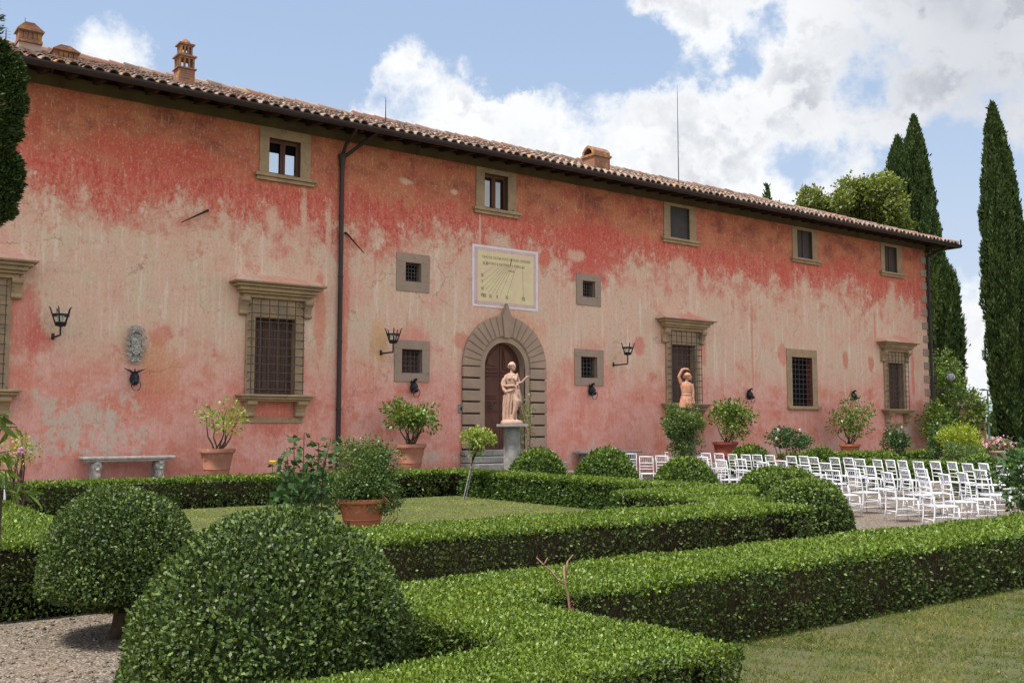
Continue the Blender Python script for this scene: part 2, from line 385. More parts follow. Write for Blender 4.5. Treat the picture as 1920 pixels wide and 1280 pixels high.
    # hairline cracks
    cw = t.vm('ADD', v3, t.vm('SCALE', t.noise(v3, 3, 4, .6, col=True), None)); cw.node.inputs[1].links[0].from_node.inputs['Scale'].default_value = .5
    ck = t.voro(cw, .55, feature='DISTANCE_TO_EDGE'); cm = t.rng(t.noise(t.vm('ADD', v3, (9, 0, 2)), .7, 4, .6), .52, .6)
    crack = t.m('MULTIPLY', t.rng(ck, .012, .004), cm)
    c = t.mix(t.m('MULTIPLY', crack, .3), c, (.18, .08, .06))
    # rain streaks, speckle
    c = t.mix(t.rng(fine, .62, .75, 0, .35), c, (.75, .62, .5))
    c = t.mix(t.rng(t.noise(v3, 26, 4, .7), .66, .76, 0, .5), c, (.28, .14, .11))
    c = t.mix(t.rng(streak2, .3, .45, .16, 0), c, (.32, .12, .09))
    t.put(b.inputs['Base Color'], c); b.inputs['Roughness'].default_value = .92; b.inputs['Specular IOR Level'].default_value = .15
    h = t.m('ADD', t.m('MULTIPLY', big, 2.), t.m('MULTIPLY', fine, .5)); h = t.m('SUBTRACT', h, t.m('MULTIPLY', crack, .6))
    t.put(b.inputs['Normal'], t.bump(h, .35, .03))
    return m
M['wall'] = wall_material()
M['stone'] = basic('tan_sandstone', (.43, .295, .175), (.31, .22, .145), 2.2, .9, .2, bump=.4, dirt=(.17, .14, .10))
M['stone2'] = basic('grey_purple_sandstone', (.37, .255, .205), (.31, .235, .18), 2.0, .9, .2, bump=.4, dirt=(.2, .155, .13))
M['portal'] = basic('portal_sandstone', (.41, .29, .215), (.32, .23, .175), 1.3, .9, .2, bump=.45, dirt=(.38, .28, .16))
M['greystone'] = basic('weathered_grey_stone', (.30, .29, .27), (.19, .185, .175), 5, .92, .2, bump=.7, dirt=(.38, .36, .33))
M['carved'] = basic('carved_grey_stone', (.47, .44, .40), (.27, .25, .23), 9, .92, .2, bump=.7, bscale=60)
M['terracotta'] = basic('terracotta_pot', (.38, .165, .105), (.29, .13, .085), 3, .85, .2, bump=.3, dirt=(.44, .29, .23))
M['redpot'] = basic('dark_red_terracotta', (.28, .065, .045), (.22, .05, .04), 3, .8, .25, bump=.3)
M['orangepot'] = basic('orange_terracotta', (.46, .16, .08), (.38, .13, .075), 2.5, .85, .2, bump=.3, dirt=(.40, .22, .15))
M['statue'] = basic('pink_terracotta_statue', (.50, .33, .255), (.36, .22, .165), 5, .85, .2, bump=.6, dirt=(.20, .135, .11))
M['statue2'] = basic('orange_terracotta_statue', (.52, .27, .18), (.40, .185, .12), 6, .85, .2, bump=.6, dirt=(.24, .12, .085))
M['iron'] = basic('black_wrought_iron', (.022, .024, .032), (.012, .012, .014), 12, .45, .5, metal=.4)
M['bronze'] = basic('dark_blue_bronze', (.02, .035, .06), (.012, .012, .014), 9, .35, .6, metal=.6)
M['grille'] = basic('grey_iron_bars', (.11, .10, .10), (.06, .05, .05), 20, .6, .4, metal=.3)
M['pipe'] = basic('dark_brown_metal', (.045, .03, .032), (.035, .026, .028), 2, .5, .4, metal=.2)
M['wood'] = basic('red_brown_door_wood', (.12, .040, .025), (.070, .024, .016), 2.5, .6, .35, streak=True, bump=.2, dirt=(.17, .055, .025))
M['shutter'] = basic('weathered_brown_shutter', (.125, .072, .052), (.085, .045, .034), 14, .75, .25, streak=True)
M['darkwood'] = basic('dark_eave_wood', (.045, .028, .022), (.03, .02, .016), 4, .85, .2)
M['casement'] = basic('brown_casement_wood', (.16, .065, .04), (.10, .04, .028), 8, .7, .3, streak=True)
M['blind'] = basic('grey_purple_shutter', (.075, .062, .066), (.055, .045, .048), 3, .7, .3)
M['frieze'] = basic('olive_brown_frieze', (.15, .105, .06), (.10, .072, .045), 1.1, .9, .15, streak=True, dirt=(.08, .055, .035))
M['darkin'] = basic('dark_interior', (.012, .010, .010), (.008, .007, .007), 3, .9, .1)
M['white'] = basic('white_painted_wood', (.74, .74, .78), (.66, .66, .71), 3, .45, .4)
M['cream'] = basic('cream_candle', (.75, .68, .55), None, 3, .6, .3)
def brick_mat():
    m, t, b, o = new_mat('old_orange_brick'); P = t.pos(); x, y, z = t.xyz(P); v = t.comb(t.m('ADD', x, y), z, 0.)
    n = t.node('ShaderNodeTexBrick'); t.put(n.inputs['Vector'], v); n.inputs['Scale'].default_value = 1; n.inputs['Brick Width'].default_value = .24; n.inputs['Row Height'].default_value = .065; n.inputs['Mortar Size'].default_value = .006
    n.inputs['Color1'].default_value = (.30, .115, .06, 1); n.inputs['Color2'].default_value = (.19, .085, .055, 1); n.inputs['Mortar'].default_value = (.24, .19, .15, 1)
    c = t.mix(t.rng(t.noise(P, 4, 7, .7), .52, .62, 0, .8), n.outputs['Color'], (.46, .24, .05)); c = t.mix(t.rng(t.noise(P, 9, 7, .7), .55, .65, 0, .8), c, (.15, .10, .08))
    t.put(b.inputs['Base Color'], c); b.inputs['Roughness'].default_value = .92; t.put(b.inputs['Normal'], t.bump(n.outputs['Fac'], -.6, .01)); return m
M['brick'] = brick_mat()
M['chimneyplaster'] = basic('stained_chimney_plaster', (.40, .32, .27), (.27, .21, .18), 1.8, .9, .15, bump=.4, dirt=(.42, .24, .08))
M['bark'] = basic('brown_bark', (.10, .07, .045), (.055, .038, .027), 18, .95, .15, bump=.6)
M['greybark'] = basic('grey_bark', (.17, .14, .11), (.09, .07, .055), 18, .95, .15, bump=.6)
M['stick'] = basic('pale_dry_stick', (.33, .21, .14), (.20, .12, .08), 20, .9, .2)
M['soil'] = basic('dark_soil', (.05, .035, .025), None, 20, .95, .1)
M['metalpost'] = basic('grey_green_post', (.09, .12, .12), None, 5, .5, .4, metal=.2)
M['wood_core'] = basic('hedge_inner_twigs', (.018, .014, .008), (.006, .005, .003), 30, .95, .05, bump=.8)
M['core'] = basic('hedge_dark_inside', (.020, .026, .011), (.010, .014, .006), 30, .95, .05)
M['petal_pink'] = basic('pink_petals', (.62, .22, .36), (.70, .42, .5), 30, .7, .2)
M['petal_white'] = basic('blush_petals', (.72, .58, .52), None, 30, .7, .2)
M['petal_yellow'] = basic('yellow_petals', (.80, .55, .05), None, 30, .7, .2)

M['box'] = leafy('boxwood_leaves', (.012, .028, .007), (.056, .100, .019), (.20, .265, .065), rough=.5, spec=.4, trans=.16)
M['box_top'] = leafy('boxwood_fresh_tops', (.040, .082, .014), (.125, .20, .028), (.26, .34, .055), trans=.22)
M['box_far'] = leafy('boxwood_far_leaves', (.022, .052, .012), (.062, .122, .024), (.13, .20, .04))
M['citrus'] = leafy('citrus_leaves', (.045, .09, .018), (.11, .185, .035), (.24, .30, .07), rough=.35)
M['citrus_pale'] = leafy('pale_citrus_leaves', (.10, .17, .03), (.24, .33, .06), (.42, .46, .13), rough=.4)
M['darkleaf'] = leafy('dark_rose_leaves', (.015, .045, .015), (.04, .095, .028), (.09, .16, .05), rough=.5)
M['jasmine'] = leafy('jasmine_leaves', (.035, .07, .022), (.085, .145, .04), (.19, .25, .09), rough=.4)
M['cypress'] = leafy('cypress_foliage', (.016, .034, .012), (.042, .075, .024), (.11, .155, .045), rough=.65, trans=.08, spec=.15)
M['maple'] = leafy('sunlit_tree_leaves', (.05, .08, .018), (.14, .185, .042), (.28, .32, .09), rough=.5, trans=.3)
M['green'] = leafy('green_shrub_leaves', (.04, .08, .015), (.10, .17, .025), (.21, .28, .05), rough=.45)
M['lime'] = leafy('yellow_green_leaves', (.11, .17, .018), (.24, .32, .03), (.40, .46, .07), rough=.5, trans=.3)

def grass_mat():
    m, t, b, o = new_mat('dry_lawn_ground'); P = t.pos()
    n = t.noise(P, .9, 5, .6); f = t.noise(P, 26, 6, .75); f2 = t.noise(P, 90, 3, .7)
    c = t.mix(t.rng(n, .38, .62), (.055, .080, .018), (.095, .092, .030))
    c = t.mix(t.rng(f, .45, .6), c, (.11, .092, .040)); c = t.mix(t.rng(f2, .5, .62, 0, .75), c, (.05, .07, .016))
    c = t.mix(t.rng(t.noise(P, 3, 6, .7), .58, .66, 0, .5), c, (.10, .15, .03))
    t.put(b.inputs['Base Color'], c); b.inputs['Roughness'].default_value = .95
    t.put(b.inputs['Normal'], t.bump(f2, .8, .02)); return m
M['lawn'] = grass_mat()
def gravel_mat():
    m, t, b, o = new_mat('tan_gravel'); P = t.pos()
    vc = t.voro(P, 62, out='Color'); vd = t.voro(P, 62)
    c = t.ramp(t.xyz(vc)[0], [(0, (.045, .032, .023)), (.4, (.135, .100, .070)), (.8, (.225, .18, .14)), (1, (.38, .33, .27))])
    c = t.mix(t.rng(t.noise(P, 1.1, 4, .6), .5, .68, 0, .45), c, (.20, .135, .095))
    c = t.mix(t.rng(vd, .45, .8, 0, .75), c, (.07, .055, .04))
    t.put(b.inputs['Base Color'], c); b.inputs['Roughness'].default_value = .9
    t.put(b.inputs['Normal'], t.bump(t.m('MULTIPLY', vd, -1.), .8, .01)); return m
M['gravel'] = gravel_mat()
M['blade_in'] = leafy('lawn_blades', (.09, .16, .022), (.20, .27, .055), (.34, .36, .12), rough=.7, trans=.3, spec=.1)
M['dryleaf'] = basic('dry_brown_leaves', (.14, .085, .045), (.22, .15, .08), 30, .9, .1)
M['blade'] = leafy('grass_blades', (.030, .07, .012), (.115, .155, .030), (.29, .25, .10), rough=.7, trans=.25, spec=.1)
def tile_mat():
    m, t, b, o = new_mat('old_roof_tiles'); a = t.attr('v'); P = t.pos()
    c = t.ramp(a, [(0, (.13, .09, .07)), (.3, (.24, .165, .13)), (.6, (.33, .24, .19)), (.8, (.24, .11, .075)), (.95, (.42, .34, .28)), (1, (.42, .21, .06))])
    c = t.mix(t.rng(t.noise(P, 9, 7, .7), .5, .66, 0, .7), c, (.17, .14, .12))
    c = t.mix(t.rng(t.noise(P, 2.2, 6, .7), .6, .66, 0, .8), c, (.44, .25, .06))
    c = t.mix(t.rng(t.noise(P, 22, 5, .7), .6, .7, 0, .6), c, (.50, .46, .38))
    t.put(b.inputs['Base Color'], c); b.inputs['Roughness'].default_value = .92
    t.put(b.inputs['Normal'], t.bump(t.noise(P, 40, 5, .7), .5, .01)); return m
M['tile'] = tile_mat()
def glass_mat(name, tint, rough=.05):
    m, t, b, o = new_mat(name); b.inputs['Base Color'].default_value = (*tint, 1); b.inputs['Roughness'].default_value = rough
    b.inputs['Specular IOR Level'].default_value = 1.; b.inputs['IOR'].default_value = 1.9
    return m
M['glass'] = glass_mat('dark_window_glass', (.015, .016, .018))
m_, t_, b_, o_ = new_mat('sky_mirror_glass'); b_.inputs['Base Color'].default_value = (.30, .37, .47, 1); b_.inputs['Metallic'].default_value = 1; b_.inputs['Roughness'].default_value = .06
M['skyglass'] = m_
# ------------------------------------------------------------------ ground
def sheet(name, x0, x1, y0, y1, z, mat, div=1):
    mb = MB(); mb.add([(x0,y0,z),(x1,y0,z),(x1,y1,z),(x0,y1,z)], [(0,1,2,3)]); o = mb.build(name, mat); o['kind'] = 'structure'; return o
def far_mat():
    m, t, b, o = new_mat('distant_fields'); P = t.pos()
    c = t.mix(t.rng(t.noise(P, .012, 5, .6), .4, .6), (.10, .13, .05), (.16, .15, .07)); t.put(b.inputs['Base Color'], c); b.inputs['Roughness'].default_value = 1; return m
sheet('ground', -4000, 4500, -3000, 4500, -.03, far_mat())
sheet('gravel_court', -12, 62, -40, 6, 0, M['gravel'])
# gravel strip along the wall, a step higher on the left
mb = MB(); xs = [-6, 4, 12, 18, 21, 23.5, 26, 46]; hz = [.46, .46, .46, .45, .38, .2, .03, .01]
for i in range(len(xs)-1):
    a, b, za, zb = xs[i], xs[i+1], hz[i], hz[i+1]
    mb.add([(a,-2.5,za),(b,-2.5,zb),(b,.2,zb),(a,.2,za),(a,-2.5,-.02),(b,-2.5,-.02)], [(0,1,2,3),(4,5,1,0)])
o = mb.build('gravel_terrace', M['gravel']); o['kind'] = 'structure'
sheet('inner_lawn', 3.0, 14.2, -14.6, -3.5, .012, M['lawn'])
sheet('front_lawn', 4.0, 30, -31, -19.0, .012, M['lawn'])

# ------------------------------------------------------------------ villa
villa = thing('villa', 'long two-storey villa with faded pink and red plaster walls and a low tiled roof', 'building', (0, 0, 0))
X0, X1, DEPTH, EZ = -3.0, 42.2, 10.0, 10.0
GZ = 10.0

def rct(px0, px1, py0, py1, y=0):   # wall rectangle from the photographed corners of an opening
    pm = (py0+py1)/2
    xa = W(px0, pm, y)[0]; xb = W(px1, pm, y)[0]; pc = (px0+px1)/2
    return xa, xb, W(pc, py1, y)[1], W(pc, py0, y)[1]
SILL = 8.47
TOPS = [(486,582,504,563,263,335,'sky'),(892,967,908,952,328,394,'dark'),(1244,1304,1256,1292,389,450,'blind'),(1485,1531,1494,1522,433,487,'panel'),(1651,1690,1658,1681,463,511,'panel')]
SMALL = [(743,805,476,547,760,789,493,528),(1080,1126,514,573,1092,1115,527,557),(739,805,638,716,753,791,655,699),(1077,1131,655,723,1089,1119,669,708)]
holes = []
for q in TOPS:
    a, b, z0, z1 = rct(q[2], q[3], q[4], q[5]); holes.append((a, b, SILL+.05, z1))
for q in SMALL: holes.append(rct(*q[4:8]))
for q in SMALL: pass
PLAIN = rct(1485, 1523, 670, 761); holes.append(PLAIN)
BIG = [rct(1257, 1301, 647, 756), rct(475, 551, 597, 740), rct(1663, 1691, 681, 767)]
b1 = BIG[1]; BIG.append((2.55, 4.0, b1[2], b1[3]))
holes += BIG
DX0, DX1, DZ0, DZ1 = 17.51, 19.07, 1.05, 4.38
holes.append((DX0, DX1, DZ0, DZ1))
def wall_with_holes():
    xs = sorted({X0, X1, *[h[0] for h in holes], *[h[1] for h in holes]}); zs = sorted({-.1, 10.1, *[h[2] for h in holes], *[h[3] for h in holes]})
    mb = MB()
    for i in range(len(xs)-1):
        for k in range(len(zs)-1):
            cx, cz = (xs[i]+xs[i+1])/2, (zs[k]+zs[k+1])/2
            if any(h[0] < cx < h[1] and h[2] < cz < h[3] for h in holes): continue
            mb.add([(xs[i],0,zs[k]),(xs[i+1],0,zs[k]),(xs[i+1],0,zs[k+1]),(xs[i],0,zs[k+1])], [(0,1,2,3)])
    mb.add([(X1,0,-.1),(X1,DEPTH,-.1),(X1,DEPTH,10.1),(X1,0,10.1),(X0,0,-.1),(X0,DEPTH,-.1),(X0,DEPTH,10.1),(X0,0,10.1)], [(0,1,2,3),(4,7,6,5),(1,5,6,2)])
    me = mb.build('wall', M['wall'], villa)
    return me
wall_with_holes()
def reveal(mb, a, b, z0, z1, d, y=0):   # four cheeks of an opening and its back
    mb.add([(a,y,z0),(b,y,z0),(b,y,z1),(a,y,z1),(a,d,z0),(b,d,z0),(b,d,z1),(a,d,z1)], [(0,1,5,4),(1,2,6,5),(2,3,7,6),(3,0,4,7)])
def frame_pieces(mb, fa, fb, fz0, fz1, a, b, z0, z1, y=-.035, back=.02):
    # four stones butted together around the opening
    if z0-fz0 > .01: mb.box(fa, fb, y, back, fz0, z0-.0015, bev=.008)
    if fz1-z1 > .01: mb.box(fa, fb, y, back, z1+.0015, fz1, bev=.008)
    mb.box(fa, a, y+.001, back, z0, z1, bev=.006); mb.box(b, fb, y+.001, back, z0, z1, bev=.006)
def grille(parent, a, b, z0, z1, nx, nz, y, r=.011, ret=True):
    mb = MB()
    for i in range(nx):
        x = a+(b-a)*i/(nx-1); mb.tube([(x, y, z0-.03), (x, y, z1+.03)], r, 6)
    for k in range(nz):
        z = z0+(z1-z0)*(k+.5)/nz
        pts = [(a-.03, y, z), (b+.03, y, z)]
        if ret and y < 0: pts = [(a-.03, 0, z), (a-.03, y, z), (b+.03, y, z), (b+.03, 0, z)]
        mb.tube(pts, r, 6)
    return mb.build('grille', M['grille'], parent)
def win_empty(name='window'):
    w = bpy.data.objects.new(name, None); COL.objects.link(w); w.parent = villa; return w

FRZ = 9.80
WLAB = ['upper window with brown casement and bright panes', 'upper window with brown casement and dark panes', 'upper window closed by a plain grey blind', 'upper window with two grey panels', 'small upper window with two grey panels at the end']
for q, lab in zip(TOPS, WLAB):
    fa, fb, a, b, y0, y1, st = q
    a, b, _, z1 = rct(a, b, y0, y1); z0 = SILL+.05
    fa, fb = WX(q[0]) if False else W(q[0], (y0+y1)/2)[0], W(q[1], (y0+y1)/2)[0]
    w = win_empty(); w['label'] = lab
    mb = MB(); frame_pieces(mb, fa, fb, z0, FRZ-.002, a, b, z0, z1); mb.build('frame', M['stone'], w)
    mb = MB(); mb.box(fa-.08, fb+.1, -.09, .01, SILL-.14, SILL-.045, bev=.01); mb.box(fa-.13, fb+.15, -.15, .01, SILL-.043, z0-.003, bev=.012); mb.build('sill', M['stone'], w)
    mb = MB(); reveal(mb, a, b, z0, z1, .22); mb.build('reveal', M['frieze'], w)
    d = .16
    if st in ('sky', 'dark'):
        mb = MB(); t_ = .07; c = (a+b)/2
        for u0, u1 in ((a, c-.004), (c+.004, b)):
            mb.box(u0, u0+t_, d-.03, d+.02, z0, z1, bev=.006); mb.box(u1-t_, u1, d-.03, d+.02, z0, z1, bev=.006)
            mb.box(u0+t_, u1-t_, d-.028, d+.02, z0, z0+.09); mb.box(u0+t_, u1-t_, d-.028, d+.02, z1-.09, z1)
        mb.build('casement', M['casement'], w)
        mb = MB()
        zt = z1 if st == 'dark' else z1-.35
        mb.add([(a+.01,d+.03,z0),(b-.01,d+.03,z0),(b-.01,d+.03,zt),(a+.01,d+.03,zt)], [(0,1,2,3)]); mb.build('pane', M['glass'] if st == 'dark' else M['skyglass'], w)
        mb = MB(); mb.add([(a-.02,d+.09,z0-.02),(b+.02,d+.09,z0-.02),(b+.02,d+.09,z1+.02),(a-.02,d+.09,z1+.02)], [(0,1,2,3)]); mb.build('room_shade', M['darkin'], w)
    elif st == 'blind':
        mb = MB(); mb.box(a, b, .06, .09, z0, z1); mb.build('blind', M['blind'], w)
    else:
        mb = MB(); c = (a+b)/2; mb.box(a, c-.02, .1, .14, z0, z1, bev=.01); mb.box(c+.02, b, .1, .14, z0, z1, bev=.01); mb.build('shutter', M['blind'], w)
        mb = MB(); mb.box(c-.018, c+.018, .07, .15, z0, z1); mb.box(a, b, .145, .16, z0, z1); mb.build('mullion', M['casement'], w)
SLAB = ['small square barred window left of the sundial', 'small square barred window right of the sundial', 'small square barred window left of the door', 'small square barred window right of the door']
for q, lab in zip(SMALL, SLAB):
    fa, fb, fz0, fz1 = rct(*q[:4]); a, b, z0, z1 = rct(*q[4:])
    w = win_empty(); w['label'] = lab
    mb = MB(); frame_pieces(mb, fa, fb, fz0, fz1, a, b, z0, z1, -.03); mb.build('frame', M['stone2'], w)
    mb = MB(); reveal(mb, a, b, z0, z1, .3); mb.build('reveal', M['stone2'], w)
    grille(w, a+.06, b-.06, z0, z1, 5, 5, .1, .012, False)
    mb = MB(); mb.box(a, b, .27, .29, z0, z1)
    for k in range(4): mb.box(a+(b-a)*k/4+.02, a+(b-a)*(k+1)/4-.02, .24, .27, z0+.03, z1-.03)
    mb.build('shutter', M['shutter'] if lab.endswith('left of the door') else M['darkin'], w)

def console(mb, x0, x1, zt, h, dep, y=0, flip=False):
    # scroll bracket, side profile in y-z
    pr = [(y, zt), (y-dep, zt), (y-dep*1.03, zt-h*.08), (y-dep*.98, zt-h*.20), (y-dep*.72, zt-h*.30), (y-dep*.52, zt-h*.5), (y-dep*.40, zt-h*.72), (y-dep*.47, zt-h*.84), (y-dep*.44, zt-h*.95), (y-dep*.30, zt-h), (y, zt-h)]
    mb.prism(pr, x0, x1, 'x')
    mb.tube([(x0-.012, y-dep*.80, zt-h*.13), (x1+.012, y-dep*.80, zt-h*.13)], h*.12, 12); mb.tube([(x0-.01, y-dep*.36, zt-h*.88), (x1+.01, y-dep*.36, zt-h*.88)], h*.09, 12)
def big_window(op, lab, proj=.42, lower=True):
    a, b, z0, z1 = op; wd = b-a; w = win_empty(); w['label'] = lab
    j = .30*wd/1.45; fa, fb = a-j, b+j
    mb = MB(); mb.box(fa, a, -.08, .02, z0, z1+.001, bev=.01); mb.box(b, fb, -.08, .02, z0, z1+.001, bev=.01); mb.box(fa, fb, -.081, .02, z1+.003, z1+.30, bev=.01)
    mb.box(a-.055, a-.001, -.10, -.078, z0, z1); mb.box(b+.001, b+.055, -.10, -.078, z0, z1); mb.box(a-.055, b+.055, -.102, -.078, z1+.004, z1+.055)
    mb.box(fa, fb, -.05, .02, z1+.303, z1+.52)
    mb.build('frame', M['stone'], w)
    mb = MB(); reveal(mb, a, b, z0, z1, .32); mb.build('reveal', M['stone'], w)
    zc = z1+.50
    mb = MB()
    for k, (dz, ov, pj) in enumerate([(.10, .12, .17), (.07, .22, .27), (.10, .28, .35), (.08, .38, .43), (.035, .47, .52)]):
        mb.box(fa-ov, fb+ov, -pj, .01, zc+.002, zc+dz, bev=.012); zc += dz
    mb.build('cornice', M['stone'], w)
    mb = MB()  # sloped mortar cap dying into the wall
    c0, c1 = fa-.48, fb+.48
    mb.add([(c0,-.53,zc+.003),(c1,-.53,zc+.003),(c1,.005,zc+.003),(c0,.005,zc+.003),(c0,-.53,zc+.03),(c1,-.53,zc+.03),(c1-.25,.005,zc+.26),(c0+.25,.005,zc+.26)],[(0,3,2,1),(0,1,5,4),(1,2,6,5),(3,0,4,7),(4,5,6,7)])
    mb.build('mortar_cap', M['wall'], w)
    for s0 in (fa-.20, fb-.02):
        mb = MB(); console(mb, s0, s0+.22, z1+.497, .46, .26, -.06 if False else 0); mb.build('bracket', M['stone'], w)
    mb = MB(); sz = z0
    for dz, ov, pj in [(.06, .24, .42), (.07, .19, .36), (.05, .15, .29)]:
        mb.box(fa-ov, fb+ov, -pj, .01, sz-dz, sz-.002, bev=.014); sz -= dz
    mb.build('sill', M['stone'], w)
    if lower:
        for s0 in (fa-.02, fb-.22):
            mb = MB(); console(mb, s0, s0+.26, sz-.003, .40, .33); mb.build('bracket', M['stone'], w)
        mb = MB(); mb.box(fa-.02, fb+.05, -.04, .01, sz-.56, sz-.41, bev=.008); mb.build('apron_strip', M['stone'], w)
    grille(w, a-.16, b+.16, z0+.02, z1+.42, 7, 11, -.24, .0125)
    mb = MB(); nb = 8
    mb.box(a, b, .20, .22, z0, z1)
    cx = (a+b)/2
    for k in range(nb):
        u0 = a+.05+(wd-.1)*k/nb; mb.box(u0+.006, u0+(wd-.1)/nb-.006, .175, .2, z0+.12, z1-.12)
    for u in (a, cx-.05, cx+.052, b-.05): mb.box(u, u+.048, .165, .199, z0+.001, z1-.001)
    mb.box(a+.05, b-.05, .168, .199, z0, z0+.1)
    mb.build('shutter', M['shutter'], w)
    return w
big_window(BIG[1], 'large barred window with cornice left of the downpipe')
w_ = big_window(BIG[0], 'large barred window with cornice behind the second statue')
big_window(BIG[2], 'large barred window with cornice near the right corner')
big_window(BIG[3], 'large barred window with cornice cut by the left edge')
a, b, z0, z1 = PLAIN; w = win_empty(); w['label'] = 'tall barred window with plain stone frame and no cornice'
mb = MB(); fa, fb = W(1475, 710)[0], W(1532, 710)[0]; frame_pieces(mb, fa, fb, z0, W(1503, 655)[1], a, b, z0, z1, -.03); mb.build('frame', M['stone'], w)
mb = MB(); mb.box(fa-.02, fb+.08, -.14, .01, z0-.13, z0-.003, bev=.015); mb.build('sill', M['stone'], w)
mb = MB(); reveal(mb, a, b, z0, z1, .32); mb.build('reveal', M['redpot'], w)
grille(w, a+.05, b-.05, z0, z1, 6, 10, .05, .012, False)
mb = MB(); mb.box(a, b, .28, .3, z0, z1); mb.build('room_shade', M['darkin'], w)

# eave: frieze board, rafters, planks, gutter
mb = MB(); mb.box(X0, X1+.01, -.045, .0, FRZ, 10.09); mb.box(X1+.001, X1+.045, -.045, DEPTH, FRZ, 10.09)
mb.box(X0, X1+.03, -.06, -.046, FRZ-.012, FRZ+.028); mb.build('frieze', M['frieze'], villa)
SL = .375; EY = -1.0
def rz(y): return GZ-.01+(y-EY)*SL
x = X0+.2
while x < X1+.9:
    mb = MB()
    y0, y1 = -.93, .02
    mb.add([(x,y0,rz(y0)-.15),(x+.11,y0,rz(y0)-.15),(x+.11,y0,rz(y0)-.07),(x,y0,rz(y0)-.07),(x,y1,rz(y0)-.15+.16),(x+.11,y1,rz(y0)-.15+.16),(x+.11,y1,rz(y1)-.07),(x,y1,rz(y1)-.07)],[(0,1,2,3),(4,7,6,5),(0,4,5,1),(3,2,6,7),(0,3,7,4),(1,5,6,2)]); mb.build('rafter', M['darkwood'], villa); x += .62
y = .3
while y < DEPTH:
    z = GZ-.16; MB().box(X1, X1+.93, y, y+.11, z, z+.13).build('rafter', M['darkwood'], villa); y += .62
# roof: front slope, hipped right end, back slope
XR = X1+1.0; RY = DEPTH/2; RZ = rz(RY); XH = XR-(RY-EY); BY = DEPTH+1
roof = MB()
th = .07
def slope(pts, dz=0): return [(p[0], p[1], p[2]+dz) for p in pts]
fr = [(X0,EY,rz(EY)),(XR,EY,rz(EY)),(XH,RY,RZ),(X0,RY,RZ)]; rt_ = [(XR,EY,rz(EY)),(XR,BY,rz(EY)),(XH,RY,RZ)]; bk = [(X0,RY,RZ),(XH,RY,RZ),(XR,BY,rz(EY)),(X0,BY,rz(EY))]
for p in (fr, rt_, bk):
    roof.add(p, [tuple(range(len(p)))], .35); roof.add(slope(p, -th), [tuple(range(len(p)))[::-1]], .35)
roof.add([(X0,EY,rz(EY)),(XR,EY,rz(EY)),(XR,EY,rz(EY)-th),(X0,EY,rz(EY)-th),(XR,BY,rz(EY)),(XR,BY,rz(EY)-th)],[(0,3,2,1),(1,2,5,4)])
roof_o = roof.build('roof', M['tile'], villa)
mb = MB(); mb.box(X0, XR-.02, -.96, .0, GZ-.06-.0, GZ-.052); 
mb.add([(X0,-.97,rz(-.97)-.075),(XR-.03,-.97,rz(-.97)-.075),(XR-.03,-.0,rz(0)-.075),(X0,-.0,rz(0)-.075)],[(0,1,2,3)])
mb.v = mb.v[8:]; mb.f = [[i-8 for i in mb.f[-1]]]; mb.a = mb.a[-1:]; mb.mi = mb.mi[-1:]
mb.box(X1, XR-.03, -.95, BY-.05, GZ-.045, GZ-.03); mb.build('eave_boards', M['darkwood'], villa)
# curved cover tiles
def half_tile(mb, x, s, L, r0, r1, lift, rotz=0., val=None, inv=False, y0=None):
    n = 5; vs = []
    for u, r, lf in ((0, r0, lift), (L, r1, lift*.35)):
        y = EY+(s+u)*.922; z = rz(y)+lf
        for k in range(n+1):
            th_ = math.pi*k/n; dx = r*math.cos(th_); dz = r*math.sin(th_)*.92
            if inv: dz = -dz*.8
            vs.append((x+dx+rotz*u, y, z+dz))
    fs = [(k, k+1, n+1+k+1, n+1+k) for k in range(n)]
    # thickness lip at the lower end
    b0 = len(vs)
    for k in range(n+1):
        th_ = math.pi*k/n; r = r0*.80; dz = r*math.sin(th_)*.92*(-.8 if inv else 1); vs.append((x+r*math.cos(th_), EY+s*.922+.001, rz(EY+s*.922)+lift+dz))
    fs += [(k+1, k, b0+k, b0+k+1) for k in range(n)]
    mb.add(vs, fs, val)
mb = MB(); rr = random.Random(3); SP = .29
S_MAX = (RY-EY)/.922
x = X0+.1; 
while x < XR-.1:
    smax = min(S_MAX, (XR-x)/.922)
    s = -.10+rr.uniform(-.02, .02); first = True
    while s < smax-.1:
        v = rr.random()**1.1
        half_tile(mb, x+rr.uniform(-.022, .022), s, .50, .125, .100, .055+rr.uniform(0, .035), rr.uniform(-.07, .07), v)
        if first or s < .8: half_tile(mb, x+SP/2, s-.03, .44, .10, .09, .035, 0, rr.random()*.6+.2, inv=True)
        s += .37+rr.uniform(-.035, .035); first = False
    x += SP
tl = mb.build('cover_tiles', M['tile'], roof_o)
mb = MB()   # ridge and hip caps
x = X0
while x < XH-.2:
    z = RZ+.08+rr.uniform(-.02, .03); mb.tube([(x, RY, z), (x+.5, RY, z+rr.uniform(-.015, .015))], [.19, .15], 10, val=rr.choice([.05, .5, .78, .8, .83, .3])); x += .42
p0, p1 = Vector((XH, RY, RZ)), Vector((XR, EY, rz(EY))); n = 19
for k in range(n):
    q0 = p0.lerp(p1, k/n); q1 = p0.lerp(p1, (k+1.15)/n); z = .08+rr.uniform(-.01, .02)
    mb.tube([q1+Vector((0, 0, z)), q0+Vector((0, 0, z))], [.135, .115], 10, val=rr.choice([.1, .5, .78, .3]))
mb.build('ridge_tiles', M['tile'], roof_o)
mb = MB()   # gutter: half-round trough along the eave and round the end
gp = [(math.cos(t)*.13, math.sin(t)*.13) for t in [math.pi+math.pi*k/8 for k in range(9)]]
gp = gp+[(q[0]*.9, q[1]*.9) for q in gp[::-1]]
gy, gz = -1.10, GZ-.01
